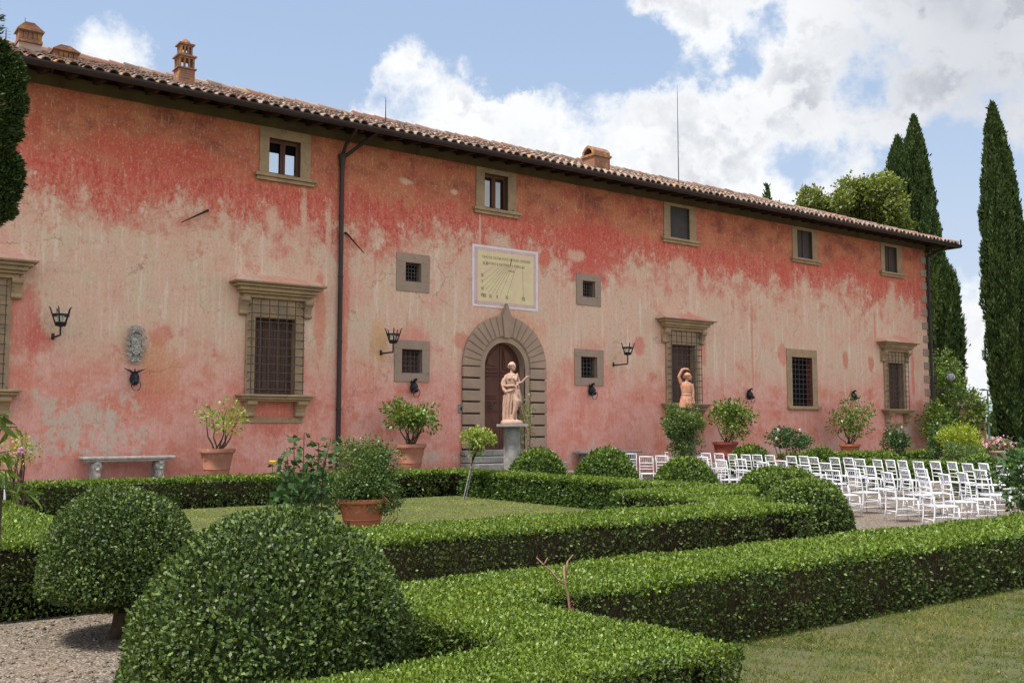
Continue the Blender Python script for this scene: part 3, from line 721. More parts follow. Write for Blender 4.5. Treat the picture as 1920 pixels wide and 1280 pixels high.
mb.prism([(gy+p, gz+q) for p, q in gp], X0, XR+.1, 'x'); mb.prism([(XR+.08+p, gz+q) for p, q in gp], gy, BY, 'y')
mb.box(XR+.07, XR+.12, gy-.07, gy-.02, gz-.06, gz+.26); mb.build('gutter', M['pipe'], villa)
# downpipes
def downpipe(px, zb, yy=-.09):
    x = W(px, 560, yy)[0]; mb = MB()
    mb.tube([(x, yy, zb), (x, yy, 9.25)], .065, 12); mb.lathe([(.065, -.32), (.10, -.02), (.12, .03), (.12, .07)], (x, yy, 9.3), 12)
    for dx in (.02, .75): mb.tube([(x+dx*.15, yy, 9.36), (x+dx*.5, yy-.2, 9.62), (x+dx, -1.06, GZ+.02)], .05, 10)
    for z in (2.2, 4.1, 5.9, 7.6): mb.tube([(x, yy, z), (x, yy, z+.04)], .078, 12)
    mb.build('downpipe', M['pipe'], villa)
downpipe(638, .4)
mb = MB(); x = X1+.09; mb.tube([(x, -.1, .9), (x, -.1, 9.3), (x, -.1, 9.5), (x+.3, -.5, 9.75), (x+.45, -1.0, GZ)], .065, 12)
for z in (2.6, 5.1, 7.6): mb.tube([(x, -.1, z), (x, -.1, z+.04)], .078, 12)
mb.build('downpipe', M['pipe'], villa)
# corner quoins
for k in range(15):
    z = .7+k*.605
    mb = MB(); mb.box(X1-(.42 if k % 2 else .38), X1+.03, -.035, .40, z, z+.33, bev=.02); mb.build('quoin', M['stone2'], villa)

# ---- portal
portal = bpy.data.objects.new('portal', None); COL.objects.link(portal); portal.parent = villa
cx, cz, r0 = (DX0+DX1)/2, 3.59, .78
def arc(r, t): return (cx+r*math.cos(t), cz+r*math.sin(t))
mb = MB(); n = 40; vs = []
for k in range(n+1):
    t = math.pi*k/n
    for r, y in ((r0, .38), (r0, -.05), (r0+.17, -.05), (r0+.17, .0)):
        x, z = arc(r, t); vs.append((x, y, z))
fs = [(4*k+j, 4*k+j+1, 4*k+5+j, 4*k+4+j) for k in range(n) for j in range(3)]
mb.add(vs, fs); 
for s in (-1, 1):
    xa, xb = cx+s*r0, cx+s*(r0+.17); mb.box(min(xa, xb), max(xa, xb), -.05, 0, DZ0, cz); mb.add([(xa,-.05,DZ0),(xa,.38,DZ0),(xa,.38,cz),(xa,-.05,cz)], [(0,1,2,3)])
mb.build('arch_ring', M['portal'], portal)
NV = 19; RO = 1.61
def outer(t): return RO/ max(1e-6, 1.0)
for k in range(NV):
    t0, t1 = math.pi*k/NV, math.pi*(k+1)/NV; g = .012
    if k == NV//2: continue
    mb = MB(); vs = []
    for y, rin, rout, gg in ((-.02, r0+.175, RO, .002), (-.085, r0+.175, RO, .004), (-.11, r0+.21, RO-.035, .03)):
        for r, t in ((rin, t0+gg), (rout, t0+gg*.75), (rout, (t0+t1)/2), (rout, t1-gg*.75), (rin, t1-gg)): 
            x, z = arc(r, t); vs.append((x, y, z))
    fs = [(0,1,2,3,4), (10,14,13,12,11)]
    for q in range(2):
        for j in range(5): fs.append((q*5+j, q*5+(j+1) % 5, q*5+5+(j+1) % 5, q*5+5+j))
    mb.add(vs, fs); mb.build('voussoir', M['portal'], portal)
mb = MB(); kw = .17; t = 5.58
mb.prism([(cx-.10, cz+r0+.14), (cx+.10, cz+r0+.14), (cx+kw, t-.42), (cx, t), (cx-kw, t-.42)], -.17, .0, 'y'); mb.build('keystone', M['portal'], portal)
for s in (-1, 1):
    z = DZ0+.02
    for k in range(7):
        h = (cz-DZ0-.02)/7; xa, xb = sorted((cx+s*(r0+.175), cx+s*RO))
        mb = MB(); mb.box(xa, xb, -.11, .0, z+.022, z+h-.022, bev=.03); mb.build('jamb_block', M['portal'], portal); z += h
# backing so no plaster shows between the stones
mb = MB()
poly = [arc(r0+.18, math.pi*k/24) for k in range(25)]; po = [arc(RO-.02, math.pi*k/24) for k in range(25)]
mb.add([(p[0], -.012, p[1]) for p in poly]+[(p[0], -.012, p[1]) for p in po], [(k, k+1, 26+k, 25+k) for k in range(24)])
for s in (-1, 1):
    xa, xb = sorted((cx+s*(r0+.18), cx+s*(RO-.02))); mb.add([(xa,-.012,DZ0),(xb,-.012,DZ0),(xb,-.012,cz),(xa,-.012,cz)],[(0,1,2,3)])
mb.build('joint_backing', M['darkin'], portal)
mb = MB(); W0 = cx-RO-.03; W1 = cx+RO+.1
mb.box(W0, W1, -.30, .3, .88, DZ0-.002, bev=.02); mb.box(W0-.0, W1, -.62, -.02, .68, .86, bev=.02); mb.box(W0, W1+.05, -.95, -.02, .40, .66, bev=.02)
mb.build('door_steps', M['greystone'], portal)
# door leaves
door = bpy.data.objects.new('door', None); COL.objects.link(door); door.parent = villa
for s in (-1, 1):
    mb = MB(); n = 14
    pts = [(cx+s*.008, DZ0)]+[(cx+s*r0, DZ0)]+[(cx+s*r0*math.cos(math.pi/2*k/n), cz+r0*math.sin(math.pi/2*k/n)) for k in range(n)]+[(cx+s*.008, cz+r0)]
    mb.prism(pts, .26, .33, 'y')
    xa, xb = sorted((cx+s*.10, cx+s*(r0-.09)))
    for z0, z1 in ((1.15, 1.42), (1.52, 2.12), (2.62, 3.22)):
        mb.box(xa, xb, .235, .26, z0, z1, bev=.01); mb.box(xa+.07, xb-.07, .20, .236, z0+.07, z1-.07, bev=.03)
    for z in (2.22, 2.50, 3.32, 3.42): mb.box(xa-.05, xb+.05, .225, .262, z, z+.05, bev=.012)
    q = [(cx+s*.12, 3.55)]+[(cx+s*(r0-.14)*math.cos(math.pi/2*k/8), 3.55+(r0-.14)*math.sin(math.pi/2*k/8)) for k in range(8)]+[(cx+s*.12, 3.55+r0-.16)]
    mb.prism(q, .225, .262, 'y'); 
    q2 = [(cx+s*.19, 3.62)]+[(cx+s*(r0-.24)*math.cos(math.pi/2*k/8*.9+.1), 3.62+(r0-.27)*math.sin(math.pi/2*k/8*.9+.1)) for k in range(8)]
    mb.prism(q2, .20, .226, 'y')
    mb.build('door_leaf', M['wood'], door)
mb = MB(); kx, kz = W(921, 761, .24); mb.tube([(kx+.10*math.cos(t), .17, kz+.10*math.sin(t)) for t in [math.pi*2*k/16 for k in range(17)]], .014, 6, False); mb.ball((kx, .19, kz+.03), .035, 6); mb.tube([(kx-.05,.17,kz-.03),(kx,.17,kz),(kx+.05,.17,kz-.03)], .012, 6)
mb.build('door_knocker', M['grille'], door)

# ---- chimneys
def chimney_arcade(px0, px1, pyt, pyb, y, body, lab, nb=4, cap_h=.27, op=.30):
    xa, zt = W(px0, (pyt+pyb)/2, y)[0], W((px0+px1)/2, pyt, y)[1]; xb = W(px1, (pyt+pyb)/2, y)[0]; cxx = (xa+xb)/2
    wx = (xb-xa)*.36; wy = wx*.62
    c = bpy.data.objects.new('chimney', None); COL.objects.link(c); c.parent = villa; c['label'] = lab
    zr = rz(y)-.3; H = zt-zr; mb = MB(); zb = zt-cap_h-op
    mb.box(cxx-wx*.93, cxx+wx*.93, y-wy, y+wy, zr, zb, bev=.01); mb.build('stack', M['chimneyplaster'] if body else M['brick'], c)
    mb = MB(); mb.box(cxx-wx, cxx+wx, y-wy-.05, y+wy+.05, zb, zb+.08); z0 = zb+.08; pw = .10
    for k in range(nb+1):
        xx = cxx-wx*.95+(wx*1.9-pw)*k/nb
        for yy in (y-wy, y+wy-pw): mb.box(xx, xx+pw, yy, yy+pw, z0, z0+op-.08)
    for yy in (y-pw/2,):
        for xx in (cxx-wx*.95, cxx+wx*.95-pw): mb.box(xx, xx+pw, yy, yy+pw, z0, z0+op-.08)
    mb.build('arcade', M['brick'], c)
    mb = MB(); z = zb+op; st = 7
    for k in range(st):
        f = 1-.62*k/(st-1); mb.box(cxx-wx*1.1*f, cxx+wx*1.1*f, y-(wy+.1)*f, y+(wy+.1)*f, z, z+cap_h/st-.004); z += cap_h/st
    mb.build('stepped_cap', M['brick'], c)
    mb = MB(); mb.box(cxx-wx*.6, cxx+wx*.6, y-wy*.45, y+wy*.45, zb+.08, zb+op-.01); mb.build('flue', M['darkin'], c)
    return cxx, z
cA = chimney_arcade(22, 86, 44, 100, 2.2, True, 'broad plastered chimney with brick arcade and stepped cap')
cB = chimney_arcade(88, 153, 87, 125, 1.4, False, 'low brick chimney with arcade just above the tiles', cap_h=.20, op=.28)
# slender turret chimney
c = bpy.data.objects.new('chimney', None); COL.objects.link(c); c.parent = villa; c['label'] = 'slender two-tier brick chimney turret with small dome'
y = 1.2; xc = W(346, 120, y)[0]; zt = W(346, 77, y)[1]; zb = rz(y)-.2; H = zt-W(346, 158, y)[1]; w_ = .215
z = zt-H; mb = MB(); mb.box(xc-w_, xc+w_, y-w_, y+w_, zb, z+.30*H); mb.box(xc-w_-.04, xc+w_+.04, y-w_-.04, y+w_+.04, z+.30*H, z+.33*H); mb.build('stack', M['brick'], c)
def tier(z0, z1, w, nw):
    mb = MB(); q = .045
    for k in range(nw+1):
        u = -w+(2*w-q)*k/nw
        for v_ in (-w, w-q): mb.box(xc+u, xc+u+q, y+v_, y+v_+q, z0, z1); 
        if 0 < k < nw:
            for v_ in (-w, w-q): mb.box(xc+v_, xc+v_+q, y+u, y+u+q, z0, z1)
    mb.box(xc-w, xc+w, y-w, y+w, z1, z1+.05); mb.box(xc-w-.05, xc+w+.05, y-w-.05, y+w+.05, z1+.05, z1+.085); return mb
tier(z+.33*H, z+.55*H, w_*.96, 3).build('lower_tier', M['brick'], c)
mb = tier(z+.68*H, z+.83*H, w_*.74, 3); mb.box(xc-w_*.74, xc+w_*.74, y-w_*.74, y+w_*.74, z+.60*H, z+.68*H); mb.build('upper_tier', M['brick'], c)
mb = MB(); mb.lathe([(w_*.72, 0), (w_*.70, .05), (w_*.55, .11), (w_*.3, .155), (.02, .175)], (xc, y, z+.83*H+.08), 12); mb.build('dome', M['brick'], c)
# vaulted chimney
c = bpy.data.objects.new('chimney', None); COL.objects.link(c); c.parent = villa; c['label'] = 'short brick chimney with open vaulted cap'
y = 1.0; xa = W(1096, 300, y)[0]; xb = W(1139, 300, y)[0]; zt = W(1117, 276, y)[1]; xc = (xa+xb)/2; hw = (xb-xa)*.36; hy = .32
mb = MB(); mb.box(xc-hw*.94, xc+hw*.94, y-hy, y+hy, rz(y)-.3, zt-.42); mb.build('stack', M['brick'], c)
mb = MB(); mb.box(xc-hw*1.06, xc+hw*1.06, y-hy-.05, y+hy+.05, zt-.42, zt-.34)
pr = [(-hy*.95, 0), (-hy*.92, .13), (-hy*.55, .26), (0, .34), (hy*.55, .26), (hy*.92, .13), (hy*.95, 0), (hy*.70, 0), (hy*.62, .10), (hy*.38, .19), (0, .24), (-hy*.38, .19), (-hy*.62, .10), (-hy*.70, 0)]
mb.prism([(y+p, zt-.34+q) for p, q in pr], xc-hw, xc+hw, 'x'); mb.build('vaulted_cap', M['brick'], c)
mb = MB(); mb.box(xc-hw+.02, xc+hw-.03, y-hy*.6, y+hy*.6, zt-.34, zt-.33); mb.build('flue', M['darkin'], c)
# antennas
def antenna(px, pyt, pyb, y, lab, arms=False):
    x = W(px, (pyt+pyb)/2, y)[0]; zt = W(px, pyt, y)[1]; zb = rz(y)-.1; t = thing('antenna', lab, 'antenna', (x, y, zb), group=None)
    mb = MB(); mb.tube([(0, 0, 0), (0, 0, (zt-zb)*.45), (0, 0, zt-zb)], [.018, .014, .006], 6); mb.build('mast', M['iron'], t)
    mb = MB(); mb.tube([(.05, 0, 0), (.012, 0, (zt-zb)*.92)], .003, 4); mb.build('wire', M['iron'], t)
    if arms:
        mb = MB()
        for k in range(3): mb.tube([(-.12, 0, (zt-zb)*(.9-.12*k)), (.12, 0, (zt-zb)*(.9-.12*k))], .004, 4)
        mb.build('cross_bar', M['iron'], t)
antenna(1271, 160, 345, 3, 'tall thin mast rising from the roof right of the vaulted chimney')
antenna(723, 182, 228, 2, 'short thin mast on the roof ridge before a white cloud')
antenna(47, 33, 50, 2.2, 'tiny wire mast on top of the broad chimney')
antenna(11, 53, 76, 2.8, 'small mast at the left end of the roof', True)
# ------------------------------------------------------------------ hedges and topiary
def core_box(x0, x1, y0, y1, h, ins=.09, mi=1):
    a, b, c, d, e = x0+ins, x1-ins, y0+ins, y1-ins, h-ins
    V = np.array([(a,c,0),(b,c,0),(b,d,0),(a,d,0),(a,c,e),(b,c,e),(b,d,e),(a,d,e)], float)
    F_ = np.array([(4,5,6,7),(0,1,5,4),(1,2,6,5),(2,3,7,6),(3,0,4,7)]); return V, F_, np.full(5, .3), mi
def twigs(P0, P1, w, vals=None, mi=1):
    n = len(P0); T = unit(P1-P0); S = unit(np.cross(T, rng.normal(size=(n, 3))))*w
    V = np.stack([P0-S, P0+S, P1+S*.5, P1-S*.5], 1).reshape(-1, 3); return V, np.arange(4*n).reshape(n, 4), rng.random(n), mi
def hedge(label, boxes, group, covt=2.3, covs=1.7, k=1., top='box_top', side='box', sides='lrfb', twig=0):
    sets = []
    def surf(n, o, u, v, N, cov, mi, h, istop):
        o, u, v, N = map(lambda q: np.array(q, float), (o, u, v, N)); L = np.linalg.norm(u); Wd = np.linalg.norm(v)
        for i in range(max(1, int(round(L)))):
            m_ = max(1, int(round(L))); cpt = o+u*(i+.5)/m_+v*.5; s = float(lsize(cpt[None])[0])*k
            area = L/m_*Wd; cnt = int(cov*area/(.30*s*s)); 
            a = (i+rng.random(cnt))/m_; b = rng.random(cnt)
            P = o+np.outer(a, u)+np.outer(b, v)
            dd = rng.exponential(.02 if istop else .035, cnt); P = P-N*dd[:, None]+N*(wave(P, 1.6)*.022+rng.uniform(-.01, .012, cnt))[:, None]
            if not istop:
                kp = rng.random(cnt) < np.clip(.80+1.1*wave(P, 2.7)+.5*wave(P, 7.), .22, 1); P = P[kp]; cnt = len(P)
            if istop:
                e = np.minimum(np.minimum(a*L, (1-a)*L), np.minimum(b*Wd, (1-b)*Wd)); P[:, 2] -= np.clip(.06-e, 0, .06)*.55
            sets.append(leaves(P, np.tile(N, (cnt, 1)), s, out=.5 if not istop else .45, up=.35, rnd=.95, vb=(.0 if istop else 0), mi=mi) if False else (*leaves(P, np.tile(N, (cnt, 1)), s, out=.5, up=.35, rnd=.95)[:3], mi))
            if istop:   # a few stray shoots
                c2 = int(area*14); P2 = o+np.outer((i+rng.random(c2))/m_, u)+np.outer(rng.random(c2), v)
                sets.append((*leaves(P2, np.tile([0, 0, 1.], (c2, 1)), s*1.5, out=.9, rnd=.5, wid=.16)[:3], mi))
    for bx in boxes:
        x0, x1, y0, y1, h = bx[:5]; sd = bx[5] if len(bx) > 5 else sides
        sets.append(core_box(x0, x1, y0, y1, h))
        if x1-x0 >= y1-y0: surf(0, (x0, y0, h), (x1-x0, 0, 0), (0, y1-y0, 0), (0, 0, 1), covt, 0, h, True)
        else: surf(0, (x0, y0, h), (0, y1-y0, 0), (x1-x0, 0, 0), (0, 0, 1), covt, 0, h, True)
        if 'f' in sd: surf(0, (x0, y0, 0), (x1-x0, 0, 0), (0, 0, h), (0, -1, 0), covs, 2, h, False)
        if 'b' in sd: surf(0, (x0, y1, 0), (x1-x0, 0, 0), (0, 0, h), (0, 1, 0), covs*.5, 2, h, False)
        if 'l' in sd: surf(0, (x0, y0, 0), (0, y1-y0, 0), (0, 0, h), (-1, 0, 0), covs*1.35, 2, h, False)
        if 'r' in sd: surf(0, (x1, y0, 0), (0, y1-y0, 0), (0, 0, h), (1, 0, 0), covs*.6, 2, h, False)
        if twig:
            n = int(twig*(x1-x0)); xx = rng.uniform(x0, x1, n); z0 = rng.uniform(0, h*.5, n)
            P0 = np.stack([xx, np.full(n, y0+.05)+rng.uniform(-.02, .03, n), z0], 1); P1 = P0+np.stack([rng.normal(0, .05, n), rng.uniform(-.02, .02, n), rng.uniform(.1, .35, n)], 1)
            P1[:, 2] = np.minimum(P1[:, 2], h-.04); sets.append(twigs(P0, P1, .0025, mi=3))
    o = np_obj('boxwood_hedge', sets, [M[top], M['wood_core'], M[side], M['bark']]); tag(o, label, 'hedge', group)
    return o
HG = 'clipped boxwood hedges of the parterre'
hedge('long low clipped hedge running along the front lawn to the right edge', [(4.25, 21, -19.47, -18.3, .60, 'flr')], HG, covs=1.2, twig=60)
hedge('short hedge stub at the bottom centre joining the front corner of the parterre', [(3.3, 4.25, -20.55, -18.32, .60, 'lfr'), (1.2, 4.33, -21.3, -20.5, .59, 'fblr')], HG)
hedge('middle hedge with a square corner running in front of the terracotta pot', [(2.8, 12.3, -15.85, -14.5, .60, 'fbr')], HG, covs=1.15, twig=50)
hedge('zigzag corner hedge between the middle hedge and the side hedge', [(12.15, 15.5, -13.25, -11.6, .60, 'flrb'), (11.9, 13.1, -14.9, -13.26, .59, 'lr')], HG)
hedge('side hedge running away from the zigzag corner towards the door', [(14.1, 14.95, -11.58, -3.7, .61, 'lr'), (13.9, 14.95, -3.68, -2.7, .61, 'lbr')], HG, top='box_top', side='box_far', covs=1.7)
hedge('long far hedge under the stone bench and lemon pots', [(-3, 13.88, -3.65, -2.75, .62, 'fb')], HG, covs=1.5)
hedge('broad hedge top cut by the left edge behind the mushroom-shaped topiary', [(-2, 2.75, -14.9, -13.3, .70, 'fbr'), (-2, 2.75, -13.28, -6, .70, 'rb')], HG, covs=1.3)
hedge('low hedge along the wall beyond the chairs', [(29.0, 47, -2.9, -1.9, .72, 'fl')], HG, side='box_far')
hedge('low hedge crossing behind the far row of chairs', [(29.4, 30.4, -13.5, -4.6, .60, 'lf')], HG, side='box_far')
hedge('hedge bounding the garden at the right edge below the tall cypress', [(40, 62, -4.6, -3.6, .75, 'fl'), (52, 75, 1.5, 3, .9, 'fl')], HG, side='box_far')

def revolve(prof, n=24, c=(0, 0, 0), ins=.06):
    pr = [(max(r-ins, .01), z) for r, z in prof]; V = []
    for r, z in pr:
        for j in range(n+1): th = 2*math.pi*j/n; V.append((c[0]+r*math.cos(th), c[1]+r*math.sin(th), c[2]+z-ins*.6))
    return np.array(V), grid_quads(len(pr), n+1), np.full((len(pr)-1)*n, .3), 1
def dome_leaves(prof, c, cov, ls, bump=.03, seed=0):
    pr = np.array(prof); seg = np.hypot(*(pr[1:]-pr[:-1]).T); rm = (pr[1:, 0]+pr[:-1, 0])/2; wts = seg*rm*2*math.pi; area = wts.sum()
    n = int(cov*area/(.30*ls*ls)); idx = rng.choice(len(wts), n, p=wts/area); u = rng.random(n)
    rz_ = pr[idx]*(1-u)[:, None]+pr[idx+1]*u[:, None]; d = pr[idx+1]-pr[idx]; nr, nz = d[:, 1], -d[:, 0]; L = np.hypot(nr, nz)+1e-9; nr, nz = nr/L, nz/L
    sg = np.where(True, 1, 1); th = rng.random(n)*2*math.pi
    N = np.stack([nr*np.cos(th), nr*np.sin(th), nz], 1); P = np.stack([rz_[:, 0]*np.cos(th), rz_[:, 0]*np.sin(th), rz_[:, 1]], 1)
    Pw = P+np.array(c)+seed; P = P+N*(wave(Pw, 1.9)*bump+wave(Pw, 4.7)*bump*.45-rng.exponential(.04, n)+.02)[:, None]
    return P+np.array(c), N
def dome_prof(Rr, H, p=2.3, base=.0, n=22, under=None):
    pr = []
    if under is not None: pr += [(.06, under), (Rr*.55, under*1.0-.02), (Rr*.86, under+.06)]
    for k in range(n+1):
        t = math.pi/2*k/n; z0 = base if under is None else under+.13; pr.append((max(Rr*math.cos(t)**(2/p)*(1-.0*k), .01), z0+(H-z0)*math.sin(t)**(2/p*.98)))
    return pr
def dome(label, X, Y, Rr, H, p=2.2, under=None, cov=2.1, ls=None, mats=('box', 'box_top'), group='rounded boxwood topiary domes', bump=.03, trunkr=.0, lean=(0, 0)):
    t = thing('topiary_dome', label, 'topiary', (X, Y, 0), group=group)
    pr = dome_prof(Rr, H, p, under=under); ls = ls or float(lsize(np.array([[X, Y, .5]]))[0])
    P, N = dome_leaves(pr, (0, 0, 0), cov, ls, bump, seed=X*3.1)
    V, F_, v, _ = leaves(P, N, ls, out=.5, up=.3, rnd=.95)
    v = np.clip(v+.10*np.repeat(wave(P, 2.3), 1), 0, 1)
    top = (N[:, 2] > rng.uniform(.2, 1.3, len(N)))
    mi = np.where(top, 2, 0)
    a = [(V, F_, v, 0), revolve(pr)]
    ns = int(26*Rr*Rr*12); ii = rng.integers(0, len(P), ns); sh_ = leaves(P[ii]+N[ii]*.02, N[ii], ls*1.35, out=1., up=.6, rnd=.5, wid=.2); a.append(sh_)
    o = np_obj('foliage', a, [M[mats[0]], M['core'], M[mats[1]]], t)
    full = np.concatenate([mi, np.full(len(a[1][1]), 1), np.full(ns, 0)]).astype(np.int32); o.data.polygons.foreach_set('material_index', full)
    mb = MB(); rr_ = trunkr or .06; mb.tube([(0, 0, -.02), (.02, .01, .2), (0, 0, (under or .0)+.5)], [rr_*1.3, rr_, rr_*.9], 10); mb.build('trunk', M['bark'], t, smooth=True)
    return t
dome('largest boxwood dome, in the foreground at bottom left', 2.38, -19.50, .845, 1.29, 2.15, cov=1.75, ls=.028, mats=('box', 'box'), bump=.055)
dome('mushroom-shaped boxwood on a bare trunk left of the largest dome', 2.45, -16.13, .64, 1.24, 2.2, under=.31, cov=1.8, ls=.030, mats=('box', 'box'), trunkr=.055, bump=.04)
dome('boxwood dome just right of the statue pedestal', 16.0, -4.6, .80, 1.15, 2.1, mats=('box_far', 'box_top'))
dome('boxwood dome in front of the low wall bench right of the door', 16.0, -7.2, .81, 1.21, 2.1, mats=('box_far', 'box_top'))
dome('boxwood dome below the ivy-clad column', 16.2, -9.6, .76, 1.07, 2.1, mats=('box_far', 'box_top'))
dome('boxwood dome at the back left of the cluster of three by the chairs', 16.05, -12.0, .72, .92, 2.2, mats=('box_far', 'box_top'))
dome('boxwood dome in the middle of the cluster of three by the chairs', 14.75, -13.55, .70, .99, 2.2, mats=('box', 'box_top'))
dome('front boxwood dome of the cluster of three at the end of the middle hedge', 13.0, -15.2, .67, .94, 2.6, mats=('box', 'box_top'))
dome('small far dome beside the dark red lemon pot', 25.2, -3.85, .75, 1.12, 2.2, mats=('box_far', 'box_top'))
dome('small far dome left of the orange-rimmed lemon pot behind the chairs', 25.3, -6.4, .75, 1.08, 2.2, mats=('box_far', 'box_top'))
dome('small far dome below the round rose bush beside the wall', 25.3, -8.7, .72, .97, 2.2, mats=('box_far', 'box_top'))
dome('small far dome behind the chairs at the right end of the far row', 25.2, -11.4, .72, 1.0, 2.2, mats=('box_far', 'box_top'))

# ------------------------------------------------------------------ grass blades
def blades(name, x0, x1, y0, y1, dens, hgt, wdt, label):
    n = int(dens*(x1-x0)*(y1-y0)); P = np.stack([rng.uniform(x0, x1, n), rng.uniform(y0, y1, n), np.full(n, .01)], 1)
    keep = rng.random(n) < np.clip(.62+.6*wave(P, 1.7)+.45*wave(P, 9.), .08, 1); P = P[keep]; n = len(P)
    T = unit(rng.normal(size=(n, 3))*[.7, .7, .2]+[0, 0, .75]); h = hgt*rng.uniform(.4, 1.2, (n, 1)); S = unit(np.cross(T, rng.normal(size=(n, 3))))*wdt*rng.uniform(.6, 1.3, (n, 1))
    V = np.stack([P-S, P+S, P+T*h+S*.25, P+T*h-S*.25], 1).reshape(-1, 3); v = np.clip(rng.beta(1.5, 1.8, n)+.45*wave(P, 1.3)+.25*wave(P, 5.)+.05, 0, 1)
    o = np_obj(name, [(V, np.arange(4*n).reshape(n, 4), v, 0)], [M['blade_in' if 'inner' in label else 'blade']]); return tag(o, label, 'grass', kind='stuff')
blades('grass', 4.3, 13.5, -23, -19.3, 6000, .036, .003, 'dry patchy lawn grass in front of the long front hedge')
blades('grass', 4.5, 14.1, -14.5, -3.65, 650, .035, .008, 'mown inner lawn grass around the terracotta pot')

# ------------------------------------------------------------------ potted plants and shrubs
def pot(name, label, X, Y, z0, rim, H, mat, lab_cat='plant pot', relief=True, group=None, plinth=None):
    t = thing(name, label, lab_cat, (X, Y, z0), group=group); r = rim/2
    mb = MB(); pr = [(r*.60, 0), (r*.64, .02), (r*.70, H*.30), (r*.725, H*.31), (r*.74, H*.33), (r*.72, H*.36), (r*.88, H*.84), (r*.90, H*.845), (r*.99, H*.87), (r*1.0, H*.93), (r*.99, H), (r*.90, H), (r*.86, H*.92), (r*.80, H*.88)]
    mb.lathe(pr, n=32); mb.build('pot_body', mat, t, smooth='auto')
    if relief:
        for a in range(6):
            th = a*math.pi/3+.3; mb = MB(); rr_ = r*.80; 
            mb.tm = Matrix.Rotation(th, 4, 'Z'); mb.tube([(rr_*1.0, -.09, H*.68), (rr_*.985, -.05, H*.62), (rr_*.98, 0, H*.6), (rr_*.985, .05, H*.62), (rr_*1.0, .09, H*.68)], [.006, .012, .014, .012, .006], 6)
            mb.ball((rr_, 0, H*.67), .025, 5); mb.build('relief_garland', mat, t)
    mb = MB(); mb.lathe([(r*.83, H*.86), (r*.4, H*.89), (.01, H*.90)], n=20); mb.build('soil', M['soil'], t)
    return t
def plinth(X, Y, z, s, label):
    o = MB().box(X-s/2, X+s/2, Y-s/2, Y+s/2, 0, z-.003, bev=.02).build('stone_plinth', M['greystone']); return tag(o, label, 'plinth')
def stems(base, tips, r0, mat, parent, name='branch', sag=.15, rnd=.12, n=5):
    mb = MB()
    for tp in tips:
        p0, p1 = Vector(base), Vector(tp); p0 = p0+Vector((random.uniform(-.08, .08), random.uniform(-.08, .08), 0)); pts = []
        for k in range(n+1):
            f = k/n; p = p0.lerp(p1, f); out = Vector((p1.x-p0.x, p1.y-p0.y, 0))*sag*math.sin(f*math.pi); p += out
            if 0 < k < n: p += Vector((random.uniform(-1, 1), random.uniform(-1, 1), random.uniform(-.5, .5)))*rnd*.35
            pts.append(p)
        mb.tube(pts, [r0*(1-.75*k/n) for k in range(n+1)], 6)
    return mb.build(name, mat, parent, smooth=True)
def crown_pts(n, c, rad, hollow=.35, lump=.35, fl=-1., seedn=0, clumps=9):
    """points in an uneven crown made of clumps"""
    cl = rng.normal(size=(clumps, 3)); cl = unit(cl)*rng.uniform(.35, .95, (clumps, 1)); cl[:, 2] = np.maximum(cl[:, 2], fl)
    i = rng.integers(0, clumps, n); q = unit(rng.normal(size=(n, 3))); rr_ = rng.uniform(hollow, 1, (n, 1))**.6
    size = rng.uniform(.28, .5, clumps)[i][:, None]*(1+lump)
    P = cl[i]*(1-.12)+q*rr_*size*.8
    return np.array(c)+P*np.array(rad)*1.18, unit(q+cl[i]*.6), cl*np.array(rad)*1.1+np.array(c)
def shrub_crown(parent, c, rad, n, ls, mat, wid=.26, droop=.15, clumps=10, name='foliage', hollow=.35, rnd=.8, up=.15):
    P, N, cl = crown_pts(n, c, rad, clumps=clumps, hollow=hollow)
    o = np_obj(name, [leaves(P, N, ls, out=.7, up=up, rnd=rnd, wid=wid, droop=droop)], [M[mat]], parent); return cl
def potted(label_pot, label_tree, X, Y, z0, rim, H, pmat, cr_c, cr_r, n, ls, mat, bark='bark', clumps=10, fruit=None, nst=6, relief=True, stem_r=.022, wid=.26, name='lemon_tree'):
    p = pot('terracotta_pot', label_pot, X, Y, z0, rim, H, pmat, relief=relief)
    t = thing(name, label_tree, 'shrub', (X, Y, z0+H*.88)); dz = z0+H*.88
    c = (cr_c[0], cr_c[1], cr_c[2]-dz)
    cl = shrub_crown(t, c, cr_r, n, ls, mat, clumps=clumps, wid=wid)
    tips = [tuple(cl[k]) for k in range(min(len(cl), nst))]; stems((0, 0, 0), tips, stem_r, M[bark], t, 'stems')
    if fruit:
        mb = MB()
        for k in range(fruit): q = cl[k % len(cl)]; mb.ball((q[0]+random.uniform(-.1, .1), q[1]-.15, q[2]+random.uniform(-.1, .1)), .035, 5)
        mb.build('fruit', M['petal_yellow'], t)
    return t
